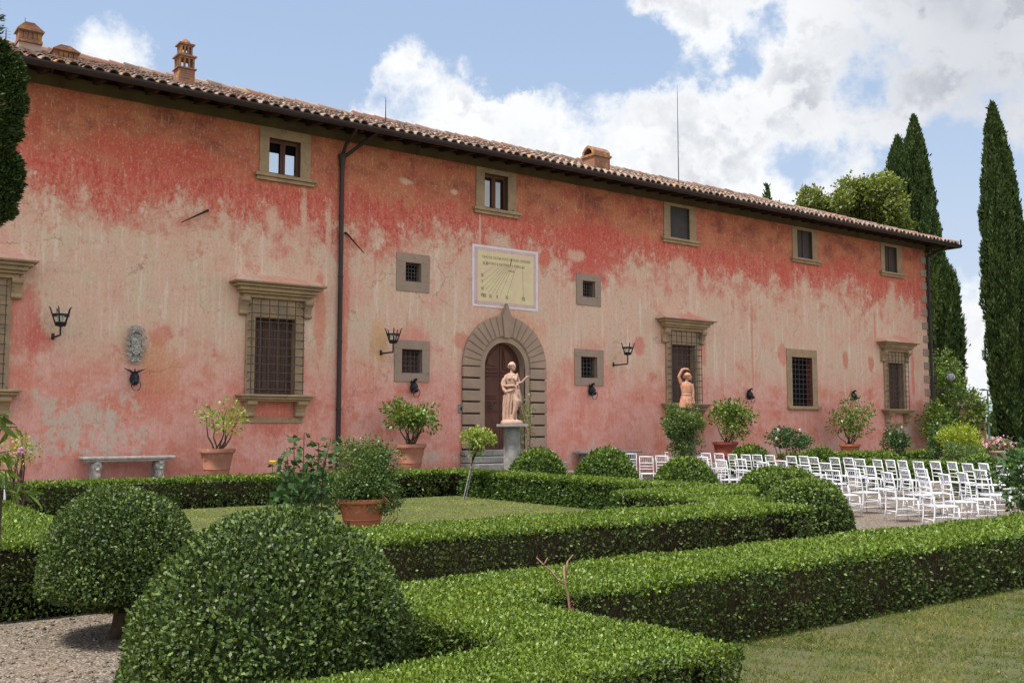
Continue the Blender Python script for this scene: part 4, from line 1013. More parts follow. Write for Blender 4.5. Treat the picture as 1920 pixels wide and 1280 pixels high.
# along the wall
X, Y = DEP(407, 24.3); Y = -1.2
X = W(407, 850, Y)[0]; plinth(X, Y, .50, .75, 'stone block under the lemon pot right of the bench'); potted('tall pink terracotta pot right of the stone bench', 'sparse pale lemon tree with bare twisting stems beside the large window', X, Y, .50, .87, .73, M['terracotta'], (.08, 0, 1.92), (.56, .50, .42), 620, .085, 'citrus_pale', clumps=9, nst=7)
X = W(770, 850, -1.2)[0]; plinth(X, -1.2, .52, .78, 'stone block under the garlanded lemon pot left of the door'); potted('garlanded terracotta pot left of the door', 'bushy lemon tree in the garlanded pot left of the door', X, -1.2, .52, .86, .76, M['terracotta'], (.1, 0, 2.10), (.80, .62, .42), 1700, .12, 'citrus', clumps=18, nst=12)
X = W(1360, 850, -1.3)[0]; plinth(X, -1.3, .5, .8, 'stone block under the dark red pot'); potted('dark red pot right of the ivy-clad column', 'dense dark lemon tree in the dark red pot', X, -1.3, .50, .90, .72, M['redpot'], (.15, 0, 2.0), (.82, .65, .58), 2100, .12, 'green', clumps=18, nst=8, relief=False)
X = W(1594, 850, -1.1)[0]; plinth(X, -1.1, .4, .8, 'stone block under the orange pot'); potted('wide orange terracotta pot between two barred windows', 'open airy lemon tree in the wide orange pot', X, -1.1, .40, .84, .66, M['orangepot'], (.22, 0, 2.15), (1.05, .7, .75), 1700, .11, 'citrus', clumps=20, nst=11, relief=False)
# pot on the lawn with jasmine
d = 17.3; X, Y = DEP(682, d)
p = pot('terracotta_pot', 'large orange pot half covered by leaves on the inner lawn', X, Y, 0.012, .92, .53, M['orangepot'], relief=False)
t = thing('jasmine_bush', 'round twining bush spilling over the pot on the lawn', 'shrub', (X, Y, .45))
cl = shrub_crown(t, (.0, 0, .42), (.58, .54, .58), 14000, .055, 'jasmine', clumps=30, hollow=.2)
shrub_crown(t, (.12, -.1, .10), (.52, .42, .20), 2200, .055, 'jasmine', clumps=10, name='trailing_foliage', droop=.5)
stems((0, 0, 0), [tuple(q) for q in cl[:9]], .012, M['bark'], t, 'stems')
mb = MB()
for k in range(9):
    a = -1.2+.25*k; r = .50+random.uniform(0, .12); mb.tube([(.40*math.cos(a), .40*math.sin(a), .2), (r*math.cos(a), r*math.sin(a), .05), (r*1.02*math.cos(a), r*math.sin(a), -.25), (.46*math.cos(a+.2), .46*math.sin(a+.2), -.43)], .006, 5)
mb.build('hanging_runners', M['stick'], t)
# little staked tree on the lawn
X, Y = GP(869, 936); d = P_d = FW[0]*X+FW[1]*(Y+DP)
t = thing('citrus_sapling', 'small round-headed tree tied to a leaning grey stake by the hedge corner', 'tree', (X, Y, 0)); 
RX = lambda px_: (px_-869)/1867*d
def offs(dx): return (RT[0]*dx, RT[1]*dx)
o1 = offs(RX(885)); o2 = offs(RX(897))
mb = MB(); mb.tube([(0, 0, 0), (o1[0]*.5, o1[1]*.5, .45), (o1[0], o1[1], .9), (o2[0], o2[1], 1.25)], [.022, .02, .018, .01], 8)
for k in range(5): mb.tube([(o1[0], o1[1], .88+.03*k), (o2[0]+random.uniform(-.25, .25), o2[1]+random.uniform(-.2, .2), 1.3+random.uniform(0, .25))], [.012, .005], 6)
mb.build('trunk', M['bark'], t, smooth=True)
shrub_crown(t, (o2[0], o2[1], ZZ(824, d)), (.36, .34, .36), 1500, .075, 'citrus_pale', clumps=14)
t = thing('leaning_stake', 'grey metal stake propping the small round-headed tree', 'stake', (X-.03, Y-.04, 0)); mb = MB(); mb.tube([(0, 0, 0), (o1[0]*.9, o1[1]*.9, .80)], .016, 8); mb.tube([(.05, -.02, 0), (o1[0]*.9+.04, o1[1]*.9, .78)], .013, 8); mb.build('pole', M['greystone'], t); mb = MB(); mb.tube([(o1[0]*.85-.02, o1[1]*.85-.02, .74), (o1[0]*.85+.05, o1[1]*.85+.03, .75)], .012, 6); mb.build('tie', M['iron'], t)
# rose standards and shrubs along the wall at right
def standard(label, px, d, pyc, rx, rzv, n, ls, mat, flowers=None, trunkh=None, fmat='petal_white', clumps=12, name='rose_bush', zb=0):
    X, Y = DEP(px, d); t = thing(name, label, 'shrub', (X, Y, zb)); zc = ZZ(pyc, d)-zb
    cl = shrub_crown(t, (0, 0, zc), (rx, rx*.85, rzv), n, ls, mat, clumps=clumps)
    stems((0, 0, -.02), [tuple(q) for q in cl[:8]], .025, M['bark'], t, 'stems')
    if flowers:
        for k in range(flowers):
            mb = MB(); q = cl[k % len(cl)]; c = Vector((q[0], q[1], q[2]))+Vector((random.uniform(-.5, .5)*rx, -rx*.3, random.uniform(-.1, .6)*rzv)); 
            for j in range(5): a = j*1.256; mb.ball((c.x+.03*math.cos(a), c.y, c.z+.03*math.sin(a)), (.03, .02, .03), 4)
            mb.build('flower', M[fmat], t)
    return t
standard('spreading dark rose bush against the wall left of the plain barred window', 1477, 33, 824, .66, .40, 1500, .10, 'darkleaf', flowers=3)
standard('compact round rose bush below the last large window', 1677, 36, 821, .46, .46, 1500, .10, 'darkleaf', flowers=4)
standard('dark rose bush at the villa corner', 1752, 38, 826, .42, .55, 1300, .10, 'darkleaf', flowers=3)
standard('bright yellow-green bush right of the villa corner', 1798, 36, 828, .80, .62, 5200, .075, 'lime', clumps=26)
standard('low grey-green bush under the yellow-green bush', 1800, 35, 850, .80, .45, 2600, .075, 'jasmine', clumps=18)
standard('leafy green tree hugging the villa corner below the lantern', 1766, 50.5, 738, 1.2, 1.75, 5200, .15, 'citrus', clumps=30, name='fig_tree')
standard('low dense shrub at the foot of the villa corner', 1752, 44, 795, .85, .9, 3000, .12, 'green', clumps=20, name='laurel_bush')
standard('slender fan-leaved young tree beside the brick pillar', 1814, 46, 775, .8, 1.0, 1300, .17, 'citrus', clumps=18, name='young_tree')
standard('thin climbing plant on the villa corner above the lantern', 1749, 45.5, 560, .45, 2.6, 700, .16, 'citrus', clumps=14, name='climbing_vine')
# climbing plant right of statue pedestal
X, Y = DEP(985, 29); t = thing('climbing_rose', 'thin climbing rose with bare canes between statue and door frame', 'climbing plant', (X, Y, .3)); cl = shrub_crown(t, (.1, .1, 1.55), (.32, .25, 1.1), 420, .075, 'citrus', clumps=12); stems((0, 0, 0), [tuple(q) for q in cl[:6]], .010, M['bark'], t, 'canes')
mb = MB()
for a_, b_ in (((975, 752), (992, 822)), ((979, 760), (1000, 812))):
    p0, p1 = DEP(a_[0], 28.6), DEP(b_[0], 28.6); mb.tube([(p0[0]-X, p0[1]-Y, ZZ(a_[1], 28.6)-.3), (p1[0]-X, p1[1]-Y, ZZ(b_[1], 28.6)-.3)], .012, 5)
mb.build('pale_canes', M['stick'], t)

# foreground rose with large leaves and one yellow flower
d = 8.5; X, Y = DEP(590, d); t = thing('rose_plant', 'tall leggy rose with glossy leaves and a yellow flower on the path', 'rose', (X, Y, 0))
mb = MB(); LP = []; LN = []
SP_ = [((553, 820), (556, 935)), ((572, 812), (570, 940)), ((592, 850), (588, 950)), ((540, 840), (548, 930)), ((612, 850), (606, 950)), ((622, 822), (608, 880)), ((600, 830), (596, 930)), ((520, 868), (560, 930))]
def rel(px_, py_, dd=0): q = DEP(px_, d+dd); return Vector((q[0]-X, q[1]-Y, ZZ(py_, d+dd)))
for i, (a_, b_) in enumerate(SP_):
    dd = random.uniform(-.3, .3); tp, bs = rel(*a_, dd), rel(*b_, dd*.5); g = Vector((random.uniform(-.1, .1), random.uniform(-.1, .1), 0))
    mb.tube([g, bs.lerp(g, .3), bs, tp], [.008, .007, .006, .003], 6)
    for k in range(13):
        f = k/12; p = bs.lerp(tp, f); a = k*2.4+i; o_ = Vector((math.cos(a), math.sin(a), .1)); q = p+o_*.05; mb.tube([p, q], .002, 4, False); LP.append(tuple(q)); LN.append(tuple(o_))
        LP.append(tuple(p+o_*.025)); LN.append((math.cos(a+1), math.sin(a+1), .1))
mb.build('stems', M['bark'], t)
np_obj('foliage', [leaves(np.array(LP), np.array(LN), .072, out=.9, up=.0, rnd=.5, wid=.33, droop=.25)], [M['darkleaf']], t)
cl = shrub_crown(t, tuple(rel(572, 925)), (.20, .2, .18), 260, .07, 'darkleaf', wid=.33, name='lower_foliage')
mb = MB(); c = rel(630, 866, -.2) if False else rel(513+117, 866)
c = rel(514+0, 866)
for j in range(7): a = j*.9; mb.tube([c, c+Vector((.028*math.cos(a), .02*math.sin(a), .012))], [.010, .006], 5)
mb.ball(tuple(c), .016, 5); mb.build('flower', M['petal_yellow'], t); mb = MB(); mb.tube([tuple(c), tuple(rel(515, 900))], .003, 4); mb.build('flower_stem', M['green'], t)
# left citrus-like foliage
d = 6.6; X, Y = DEP(10, d); t = thing('peach_sapling', 'young tree with long narrow drooping leaves at the left edge', 'tree', (X, Y, 0)); LP = []; LN = []; mb = MB()
def rel2(px_, py_, dd=0): q = DEP(px_, d+dd); return Vector((q[0]-X, q[1]-Y, ZZ(py_, d+dd)))
mb.tube([(0, 0, 0), rel2(8, 930), rel2(-6, 840), rel2(-10, 790)], [.02, .016, .012, .006], 8)
for (a_, b_) in (((-8, 800), (36, 800)), ((-6, 850), (22, 845)), ((0, 900), (58, 905)), ((-5, 880), (28, 880)), ((-8, 780), (14, 775)), ((2, 910), (66, 925))):
    p0, p1 = rel2(*a_), rel2(*b_, random.uniform(-.2, .2)); mb.tube([p0, p1], [.006, .003], 5)
    for k in range(9): p = p0.lerp(p1, .2+k/9*.8); LP.append(tuple(p)); LN.append((random.uniform(-.4, 1)*RT[0], random.uniform(-1, 1), -.35))
mb.build('trunk', M['bark'], t); np_obj('foliage', [leaves(np.array(LP), np.array(LN), .13, out=1., up=-.1, rnd=.7, wid=.13, droop=.35)], [M['green']], t)
standard('pale small-leaved bush behind the long-leaved sapling at the left edge', 46, 15, 848, .26, .27, 420, .05, 'citrus_pale', clumps=12, name='pale_bush', flowers=2, fmat='petal_pink')
X, Y = DEP(18, 17); o = MB().tube([(0, 0, 0), (0, 0, .8)], .018, 8).build('white_stake', M['white'], loc=(X, Y, 0)); tag(o, 'thin white stake before the far hedge at the left edge', 'stake')
# bare twig tree
d = 6.95; X, Y = DEP(1068, d); t = thing('bare_sapling', 'bare forked sapling with pruned twigs rising beside the front hedge', 'sapling', (X, Y, 0)); mb = MB()
def rel3(px_, py_): q = DEP(px_, d); return Vector((q[0]-X, q[1]-Y, ZZ(py_, d)))
mb.tube([(0, 0, 0), rel3(1067, 1140), rel3(1063, 1105), rel3(1058, 1090), rel3(1056, 1055)], [.010, .009, .008, .008, .007], 8)
mb.tube([rel3(1059, 1090), rel3(1044, 1080), rel3(1030, 1062), rel3(1020, 1055), rel3(1005, 1040)], [.007, .007, .006, .005, .003], 8)
mb.tube([rel3(1058, 1072), rel3(1062, 1048), rel3(1073, 1035)], [.006, .005, .003], 6); mb.tube([rel3(1019, 1054), rel3(1026, 1040)], [.007, .003], 6); mb.tube([rel3(1058, 1080), rel3(1061, 1060), rel3(1063, 1046)], [.007, .006, .005], 6)
mb.build('trunk', M['stick'], t, smooth=True)
np_obj('leaves', [leaves(np.array([tuple(rel3(1066+random.uniform(-1, 9), 1124+random.uniform(-4, 12))) for _ in range(14)]), np.tile([.3, -.3, 0], (14, 1)), .03)], [M['redpot']], t)
# dark rose at the right edge
d = 13.6; X, Y = DEP(1905, d); t = thing('rose_plant', 'dark-leaved rose bush in front of the chairs at the right edge', 'rose', (X, Y, 0)); cl = shrub_crown(t, (0, 0, ZZ(895, d)), (.36, .3, .42), 750, .075, 'darkleaf', wid=.34, clumps=16); stems((0, 0, 0), [tuple(q) for q in cl[:10]], .009, M['bark'], t, 'stems')
for c in ((-.02, -.1, ZZ(890, d)), (-.13, -.2, ZZ(935, d))):
    MB().ball(c, (.035, .03, .022), 5).build('flower', M['orangepot'], t)
# pelargoniums in planter
d = 38; X, Y = DEP(1868, d); p = pot('terracotta_pot', 'pale planter overflowing with pink flowers by the right hedge', X, Y, .35, .8, .5, M['chimneyplaster'], relief=False); plinth(X, Y, .35, .7, 'stone block under the pink flower planter')
t = thing('flowering_geranium', 'mound of pink flowers in the pale planter', 'flowers', (X, Y, .75)); cl = shrub_crown(t, (0, 0, .25), (.55, .45, .24), 1100, .08, 'green', clumps=14); P, N, _ = crown_pts(330, (0, 0, .32), (.68, .55, .30), clumps=18); o = np_obj('blossom', [leaves(P, N, .075, wid=.5)], [M['petal_pink']], t); o['kind'] = 'stuff'

# fallen leaves and pebbles on the path and lawn
P = np.stack([rng.uniform(-1.5, 3.4, 900), rng.uniform(-18.4, -15.0, 900), np.full(900, .012)], 1); P2 = np.stack([rng.uniform(4.4, 12, 260), -19.5-rng.exponential(.6, 260), np.full(260, .03)], 1); P3 = np.stack([rng.uniform(14.5, 24, 500), rng.uniform(-17.5, -13.5, 500), np.full(500, .012)], 1)
P = np.concatenate([P, P2, P3]); o = np_obj('fallen_leaves', [(*leaves(P, np.tile([0, 0, .2], (len(P), 1)), .022, out=.1, up=0, rnd=1, wid=.35)[:3], 0)], [M['dryleaf']]); tag(o, 'scattered dry brown leaves on the gravel path and lawn edge', 'fallen leaves', kind='stuff')
n = 1500; P = np.stack([rng.uniform(-1.5, 3.4, n), rng.uniform(-19, -15.0, n), np.full(n, .0)], 1); sets = []
s_ = rng.uniform(.008, .022, (n, 1)); B = np.array([(-1,-1,0),(1,-1,0),(1,1,0),(-1,1,0),(-.6,-.5,.7),(.6,-.6,.7),(.5,.6,.7),(-.6,.6,.7)])
V = (P[:, None]+B[None]*s_[:, :, None]*rng.uniform(.6, 1.2, (n, 8, 1))).reshape(-1, 3); F6 = np.array([(0,3,2,1),(4,5,6,7),(0,1,5,4),(1,2,6,5),(2,3,7,6),(3,0,4,7)]); F_ = (np.arange(n)[:, None, None]*8+F6[None]).reshape(-1, 4)
o = np_obj('loose_pebbles', [(V, F_, rng.random(len(F_)), 0)], [M['gravel']]); tag(o, 'loose pebbles on the gravel path at bottom left', 'pebbles', kind='stuff')
# ------------------------------------------------------------------ trees
def cypress(label, px, d, pytop, Rr, zbot=.6, mat='cypress', n=None, ls=.30, peaks=None, rot=0, prof=None, lean=0, group='tall cypresses'):
    X, Y = DEP(px, d); H = ZZ(pytop, d); t = thing('cypress_tree', label, 'tree', (X, Y, 0), group=group)
    pr = prof or [(0, .45), (.04, .85), (.15, 1.0), (.35, .98), (.55, .86), (.72, .66), (.86, .42), (.95, .2), (1, .02)]
    zs = np.array([zbot+(H-zbot)*a for a, _ in pr]); rs = np.array([Rr*b for _, b in pr])
    area = 2*math.pi*np.mean(rs)*(H-zbot); n = n or int(2.6*area/(.16*ls*ls))
    z = rng.uniform(zbot, H, n*2); r = np.interp(z, zs, rs); keep = rng.random(len(z)) < np.clip(r/Rr+.08, 0, 1); z, r = z[keep], r[keep]; th = rng.random(len(z))*2*math.pi
    # vertical flame-like plumes
    pl = .5+.5*np.sin(th*7+np.sin(z*.5)*2+px)*.5+.5*np.sin(th*13-z*.8+px)*.5; lump = np.sin(z*1.7+th*3+px)*.5+np.sin(z*3.3-th*5)*.45+np.sin(z*7.1+th*9+px)*.35
    spur = (rng.random(len(z)) < .06)*rng.exponential(.035, len(z)); rr_ = r*(.76+.24*pl+.10*lump)-rng.exponential(.05, len(z))*Rr*.5+spur
    P = np.stack([rr_*np.cos(th)+lean*(z/H), rr_*np.sin(th), z+rng.uniform(-.1, .1, len(z))], 1); N = np.stack([np.cos(th), np.sin(th), np.zeros_like(th)], 1)
    V, F_, v, _ = leaves(P, N, ls, out=.35, up=1.0, rnd=.45, wid=.20); v = np.clip(v+.22*(pl-.5)+.1*lump, 0, 1)
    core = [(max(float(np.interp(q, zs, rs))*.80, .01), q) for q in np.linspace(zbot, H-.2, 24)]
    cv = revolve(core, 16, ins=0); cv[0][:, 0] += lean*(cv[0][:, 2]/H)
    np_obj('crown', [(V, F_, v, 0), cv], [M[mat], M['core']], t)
    MB().tube([(0, 0, -.05), (0, 0, zbot+1.5)], [Rr*.16, Rr*.12], 10).build('trunk', M['bark'], t, smooth=True)
    return t
cypress('tallest of the merged cypresses behind the villa end', 1712, 61, 202, 2.0, ls=.24, lean=1.1, prof=[(0, .7), (.1, 1), (.4, .98), (.6, .80), (.75, .60), (.88, .38), (.96, .16), (1, .02)])
cypress('shorter left peak of the merged cypresses behind the villa end', 1693, 60, 246, 1.2, ls=.24, lean=.3, prof=[(0, .7), (.1, 1), (.6, .98), (.8, .75), (.93, .45), (1, .02)])
cypress('right shoulder of the merged cypresses behind the villa end', 1748, 59, 365, 1.35, ls=.24, lean=.3)
cypress('lowest right-hand cypress of the merged group behind the villa end', 1772, 58, 485, 1.05, ls=.3, lean=.2, prof=[(0, .6), (.08, 1), (.6, 1), (.85, .75), (.95, .4), (1, .05)])
cypress('single tall cypress at the right edge', 1911, 45, 196, 1.12, zbot=.3, ls=.20, lean=-1.4, prof=[(0, .35), (.03, .6), (.12, .95), (.3, 1.0), (.5, .92), (.68, .76), (.82, .55), (.93, .32), (1, .03)])
cypress('small cypress tip showing above the roof left of the round tree', 1446, 78, 346, .75, zbot=12, ls=.4, n=1500, prof=[(0, .9), (.4, .95), (.75, .6), (1, .05)])
cypress('tiny cypress tip above the roof', 1468, 90, 374, .35, zbot=15, ls=.4, n=500, prof=[(0, .9), (.6, .9), (1, .05)])
cypress('tiny distant cypress under the street lamp', 1861, 150, 776, .95, zbot=.2, ls=.6, n=900)
# conifer branch hanging in at the left edge
d = 13; X, Y = DEP(-75, d); t = thing('conifer_tree', 'dark conifer whose drooping foliage enters at the left edge', 'tree', (X, Y, 0)); MB().tube([(0, 0, 0), (0, 0, 9)], [.16, .06], 10).build('trunk', M['bark'], t, smooth=True)
Ps = []; Ns = []
def relx(px_, py_, dd=0): q = DEP(px_, d+dd); return np.array((q[0]-X, q[1]-Y, ZZ(py_, d+dd)))
CL = [(-68, 200, 76), (-68, 320, 62), (-75, 90, 60), (-80, 20, 50)]
for k_ in range(150):
    py_ = random.uniform(70, 405); edge = np.interp(py_, [70, 95, 130, 170, 215, 250, 275, 310, 350, 385, 408], [-20, 4, 14, 22, 20, 14, 2, 24, 22, 12, -4])
    px_ = edge-abs(random.gauss(0, 22))-6; CL.append((px_, py_, random.uniform(6, 15)))
for (px_, py_, rp) in CL:
    n = int(rp*rp*(1.3 if rp < 20 else .35)); q = unit(rng.normal(size=(n, 3)))*rng.uniform(.35, 1, (n, 1))**.5*rp/1867*d*1.0; Ps.append(relx(px_, py_)+q); Ns.append(unit(q))
Ps = np.concatenate(Ps); Ns = np.concatenate(Ns); ctr = np.array([0, 0, 0.]); out = unit(Ps*[1, 1, 0]+1e-3)
np_obj('crown', [leaves(Ps, unit(Ns*.4+out), .075, out=.8, up=.25, rnd=.6, wid=.16, droop=.1)], [M['cypress']], t)
o = None
# round deciduous tree behind the roof
d = 54; X, Y = DEP(1655, d); t = thing('broadleaf_tree', 'sunlit round broadleaf tree rising behind the roof', 'tree', (X, Y, 0)); sets = []; tips = []
def rel4(px_, py_, dd=0): q = DEP(px_, d+dd); return np.array((q[0]-X, q[1]-Y, ZZ(py_, d+dd)))
for (px_, py_, rp, dd) in [(1530, 372, 26, 0), (1548, 392, 24, 1), (1516, 395, 16, .5), (1580, 385, 26, .5), (1605, 355, 28, 0), (1640, 352, 26, -.5), (1672, 348, 28, 0), (1630, 385, 36, .5), (1670, 390, 36, 0), (1690, 375, 24, 1), (1600, 405, 34, 1), (1660, 420, 36, .5), (1690, 425, 30, 1), (1560, 415, 26, 1), (1630, 450, 40, 1), (1590, 372, 18, -1)]:
    c = rel4(px_, py_, dd); rr_ = rp/1867*d; n = int(rr_*rr_*1700); q = unit(rng.normal(size=(n, 3))); P = c+q*rng.uniform(.3, 1.08, (n, 1))**.6*rr_*(1+.34*wave(q*4+px_))[:, None]; V, F_, v, _ = leaves(P, q, .20, out=.7, up=.3, rnd=.8, wid=.32, droop=.2)
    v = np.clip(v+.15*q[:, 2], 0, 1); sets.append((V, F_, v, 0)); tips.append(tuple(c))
np_obj('crown', sets, [M['maple']], t); stems((0, 0, 5), tips, .16, M['bark'], t, 'limbs'); MB().tube([(0, 0, 0), (0, 0, 5.4)], [.32, .2], 10).build('trunk', M['bark'], t, smooth=True)

# hills
def hills():
    mb = MB(); n = 60; vs = []
    for i in range(n+1):
        a = HD-R(60)+R(90)*i/n; dist = 2600
        h = 24+22*math.sin(i*.35+1)+10*math.sin(i*.9)
        for k, (f, g) in enumerate(((1, 0), (1.12, .6), (1.3, 1), (1.6, .6))): vs.append((math.cos(a)*dist*f, math.sin(a)*dist*f, -5+g*(h+40)))
    mb.add(vs, [(4*i+k, 4*i+k+1, 4*i+5+k, 4*i+4+k) for i in range(n) for k in range(3)], .5)
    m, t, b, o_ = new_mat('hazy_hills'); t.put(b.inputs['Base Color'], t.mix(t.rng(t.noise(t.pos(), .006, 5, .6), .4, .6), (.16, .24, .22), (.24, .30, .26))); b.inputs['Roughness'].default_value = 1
    o = mb.build('hills', m, smooth=True); o['kind'] = 'structure'
hills()
# pillar, street lamp, corner lantern
d = 49; X, Y = DEP(1822, d); t = thing('gate_pillar', 'brick pillar topped by a mossy stone ball', 'pillar', (X, Y, 0)); h = ZZ(752, d)
MB().box(-.42, .42, -.42, .42, 0, h-.25, bev=.02).build('shaft', M['brick'], t); MB().box(-.52, .52, -.52, .52, h-.248, h-.06, bev=.03).build('capital', M['greystone'], t); mb = MB(); mb.ball((0, 0, h+.18), .26, 10); mb.build('ball', M['greystone'], t, smooth=True)
d = 80; X, Y = DEP(1851, d); t = thing('street_lamp', 'thin grey street lamp with two flat heads far behind the garden', 'street lamp', (X, Y, 0)); h = ZZ(731, d)
MB().tube([(0, 0, 0), (0, 0, h)], [.09, .06], 8).build('post', M['metalpost'], t)
for s in (-1, 1): mb = MB(); mb.tube([(0, 0, h), (s*.42*RT[0], s*.42*RT[1], h+.02)], [.04, .12], 6); mb.ball((s*.42*RT[0], s*.42*RT[1], h+.02), (.24, .24, .07), 6); mb.build('lamp_head', M['metalpost'], t)
t = thing('corner_lantern', 'iron lantern with white globe on a bracket at the villa corner', 'lantern', (X1+.12, .9, 0)); 
Xl = 1.15; zg = W(1783, 707, .9)[1]; Xl = W(1783, 707, .9)[0]-X1-.12
mb = MB(); mb.tube([(-.1, 0, zg-.68), (Xl+.1, 0, zg-.68)], .018, 6); mb.tube([(Xl*.3, 0, zg-.66), (Xl, 0, zg-.45)], .012, 6); mb.tube([(Xl, 0, zg-.68), (Xl, 0, zg-.3)], .02, 6)
for k in range(5): mb.tube([(Xl+.12*k-.24, 0, zg+.42), (Xl+.12*k-.24+.05, 0, zg+.58)], .01, 4)
mb.build('bracket', M['iron'], t); mb = MB()
for k in range(6): a = k*math.pi/3; mb.tube([(Xl+.16*math.cos(a), .16*math.sin(a), zg-.3), (Xl+.25*math.cos(a), .25*math.sin(a), zg+.25), (Xl, 0, zg+.48)], .010, 5)
mb.build('cage', M['iron'], t); mb = MB(); mb.ball((Xl, 0, zg), .19, 10); mb.build('globe', M['white'], t, smooth=True)

# ------------------------------------------------------------------ things on the wall
def cresset(label, pw, pe, pt, ptop, outd):
    # wall plate pixel, elbow pixel, basket-bottom pixel, top pixel ; outd: distance from the wall
    x0, z0 = W(*pw); xe, ze = W(*pe, -outd); xb, zb = W(pe[0], pt, -outd); zt = W(pe[0], ptop, -outd)[1]
    t = thing('torch_lamp', label, 'wall lamp', (x0, 0, z0), group='wrought-iron torch lamps on the wall'); ex = xe-x0; ez = ze-z0; bz = zb-z0; tz = zt-z0
    mb = MB(); mb.tube([(0, 0, .08), (0, -.03, 0), (0, -.10, -.01), (ex, -outd, ez), (ex, -outd, ez+.06), (ex, -outd, bz)], [.02, .03, .024, .022, .022, .02], 8); mb.box(-.035, .035, -.02, .0, -.06, .09, bev=.006); mb.build('bracket', M['iron'], t)
    H = tz-bz; r0, r1 = .12, .23; mb = MB()
    for k in range(5):
        a = k*2*math.pi/5+.5; c_, s_ = math.cos(a), math.sin(a)
        mb.tube([(ex+r0*.8*c_, -outd+r0*.8*s_, bz), (ex+(r0+(r1-r0)*.75)*c_, -outd+(r0+(r1-r0)*.75)*s_, bz+H*.72), (ex+r1*c_, -outd+r1*s_, bz+H*.96), (ex+(r1+.04)*c_, -outd+(r1+.04)*s_, bz+H)], [.02, .017, .014, .008], 6)
    def ring(rr_, z, hh): 
        pts = [(ex+rr_*math.cos(q), -outd+rr_*math.sin(q), z) for q in [2*math.pi*k/20 for k in range(20)]]
        vs = []; 
        for (x, y, z_) in pts: vs += [(x, y, z_), (x, y, z_+hh)]
        mb.add(vs, [(2*k, 2*((k+1) % 20), 2*((k+1) % 20)+1, 2*k+1) for k in range(20)])
        vs2 = [(ex+(v[0]-ex)*.93, -outd+(v[1]+outd)*.93, v[2]) for v in vs]; mb.add(vs2, [(2*k, 2*((k+1) % 20), 2*((k+1) % 20)+1, 2*k+1) for k in range(20)])
    ring(r0+(r1-r0)*.58, bz+H*.52, .055); mb.lathe([(.03, -.02), (r0*.9, .0), (r0*1.15, H*.2), (r0*1.05, H*.2), (.02, .03)], (ex, -outd, bz), 16)
    mb.build('basket', M['iron'], t)
    mb = MB(); 
    for dx, dy in ((0, 0), (.06, .03), (-.05, .05)): mb.tube([(ex+dx, -outd+dy, bz+.03), (ex+dx, -outd+dy, bz+H*.75)], .022, 8)
    mb.build('candles', M['cream'], t)
cresset('iron torch lamp between the left window and the carved shield', (99, 632), (113, 628), 611, 576, .45)
cresset('iron torch lamp left of the door above the square window', (714, 662), (737, 660), 643, 616, .55)
cresset('iron torch lamp right of the door', (1150, 684), (1177, 682), 665, 643, .6)
def ring_tie(label, px, py, s=1., wings=False):
    x, z = W(px, py); t = thing('horse_ring', label, 'tethering ring', (x, 0, z), group='bronze animal-head tethering rings'); mb = MB()
    mb.lathe([(.02, -.04), (.12, -.03), (.13, 0), (.05, .02)], (0, 0, 0), 12) if False else None
    mb.ball((0, -.10, .02), (.115, .13, .17), 8); mb.ball((0, -.20, -.05), (.07, .11, .08), 7); mb.ball((-.05, -.2, .06), .03, 5); mb.ball((.05, -.2, .06), .03, 5)
    if wings:
        for s_ in (-1, 1): mb.tube([(s_*.02, -.08, .16), (s_*.12, -.10, .22), (s_*.26, -.12, .27)], [.03, .025, .006], 6)
        mb.tube([(0, -.1, .15), (0, -.12, .28)], [.03, .01], 6)
    else:
        mb.tube([(0, -.04, .14), (.02, -.12, .24), (.03, -.18, .27), (.03, -.22, .22)], [.05, .04, .03, .012], 7); mb.tube([(-.05, -.05, .16), (-.08, -.08, .25)], [.025, .006], 6)
    mb.build('bronze_head', M['bronze'], t, smooth=True)
    mb = MB(); mb.tube([(.11*math.cos(a), -.25-.02*math.sin(a), -.14+.125*math.sin(a)) for a in [2*math.pi*k/20 for k in range(21)]], .011, 6, False); mb.build('ring', M['grille'], t, smooth=True)
ring_tie('bronze ring holder with spread horns under the carved shield', 250, 712, wings=True)
ring_tie('bronze ring holder under the square window left of the door', 773, 728); ring_tie('bronze ring holder under the square window right of the door', 1106, 734)
ring_tie('bronze ring holder between the second statue and the plain barred window', 1402, 742); ring_tie('bronze ring holder above the lemon tree in the wide orange pot', 1597, 744)
def voxel(o, size): md = o.modifiers.new('Remesh', 'REMESH'); md.mode = 'VOXEL'; md.voxel_size = size; md.use_smooth_shade = True
# carved shield
x, z = W(253, 648); hh = (W(253, 612)[1]-W(253, 684)[1])/2; hw = (W(272, 648)[0]-W(235, 648)[0])/2
t = thing('carved_shield', 'grey stone coat of arms in a scrolled oval frame', 'coat of arms', (x, 0, z)); mb = MB()
out = [(hw*.66*math.cos(a), hh*.86*math.sin(a)) for a in [2*math.pi*k/28 for k in range(28)]]; mb.prism([(p, q) for p, q in out], -.05, .0, 'y')
for s_ in (-1, 1):
    for (u, v, r) in ((.74, .36, .085), (.52, .74, .085), (.78, .05, .06), (.74, -.24, .065), (.64, -.50, .06), (.42, -.76, .07)):
        mb.tube([(s_*hw*u+s_*r*(1-k*.06)*math.cos(k*.6), -.09-.003*k, hh*v+r*(1-k*.06)*math.sin(k*.6)) for k in range(13)], .018, 6); mb.ball((s_*hw*u, -.08, hh*v), (.022, .03, .022), 5)
    mb.tube([(s_*hw*.60, -.06, hh*.52), (s_*hw*.36, -.10, hh*.66), (s_*hw*.2, -.10, hh*.80)], .02, 6)
    mb.tube([(s_*hw*.1, -.08, -hh*.95), (s_*hw*.3, -.10, -hh*.88), (s_*hw*.2, -.09, -hh*.70)], .022, 6)
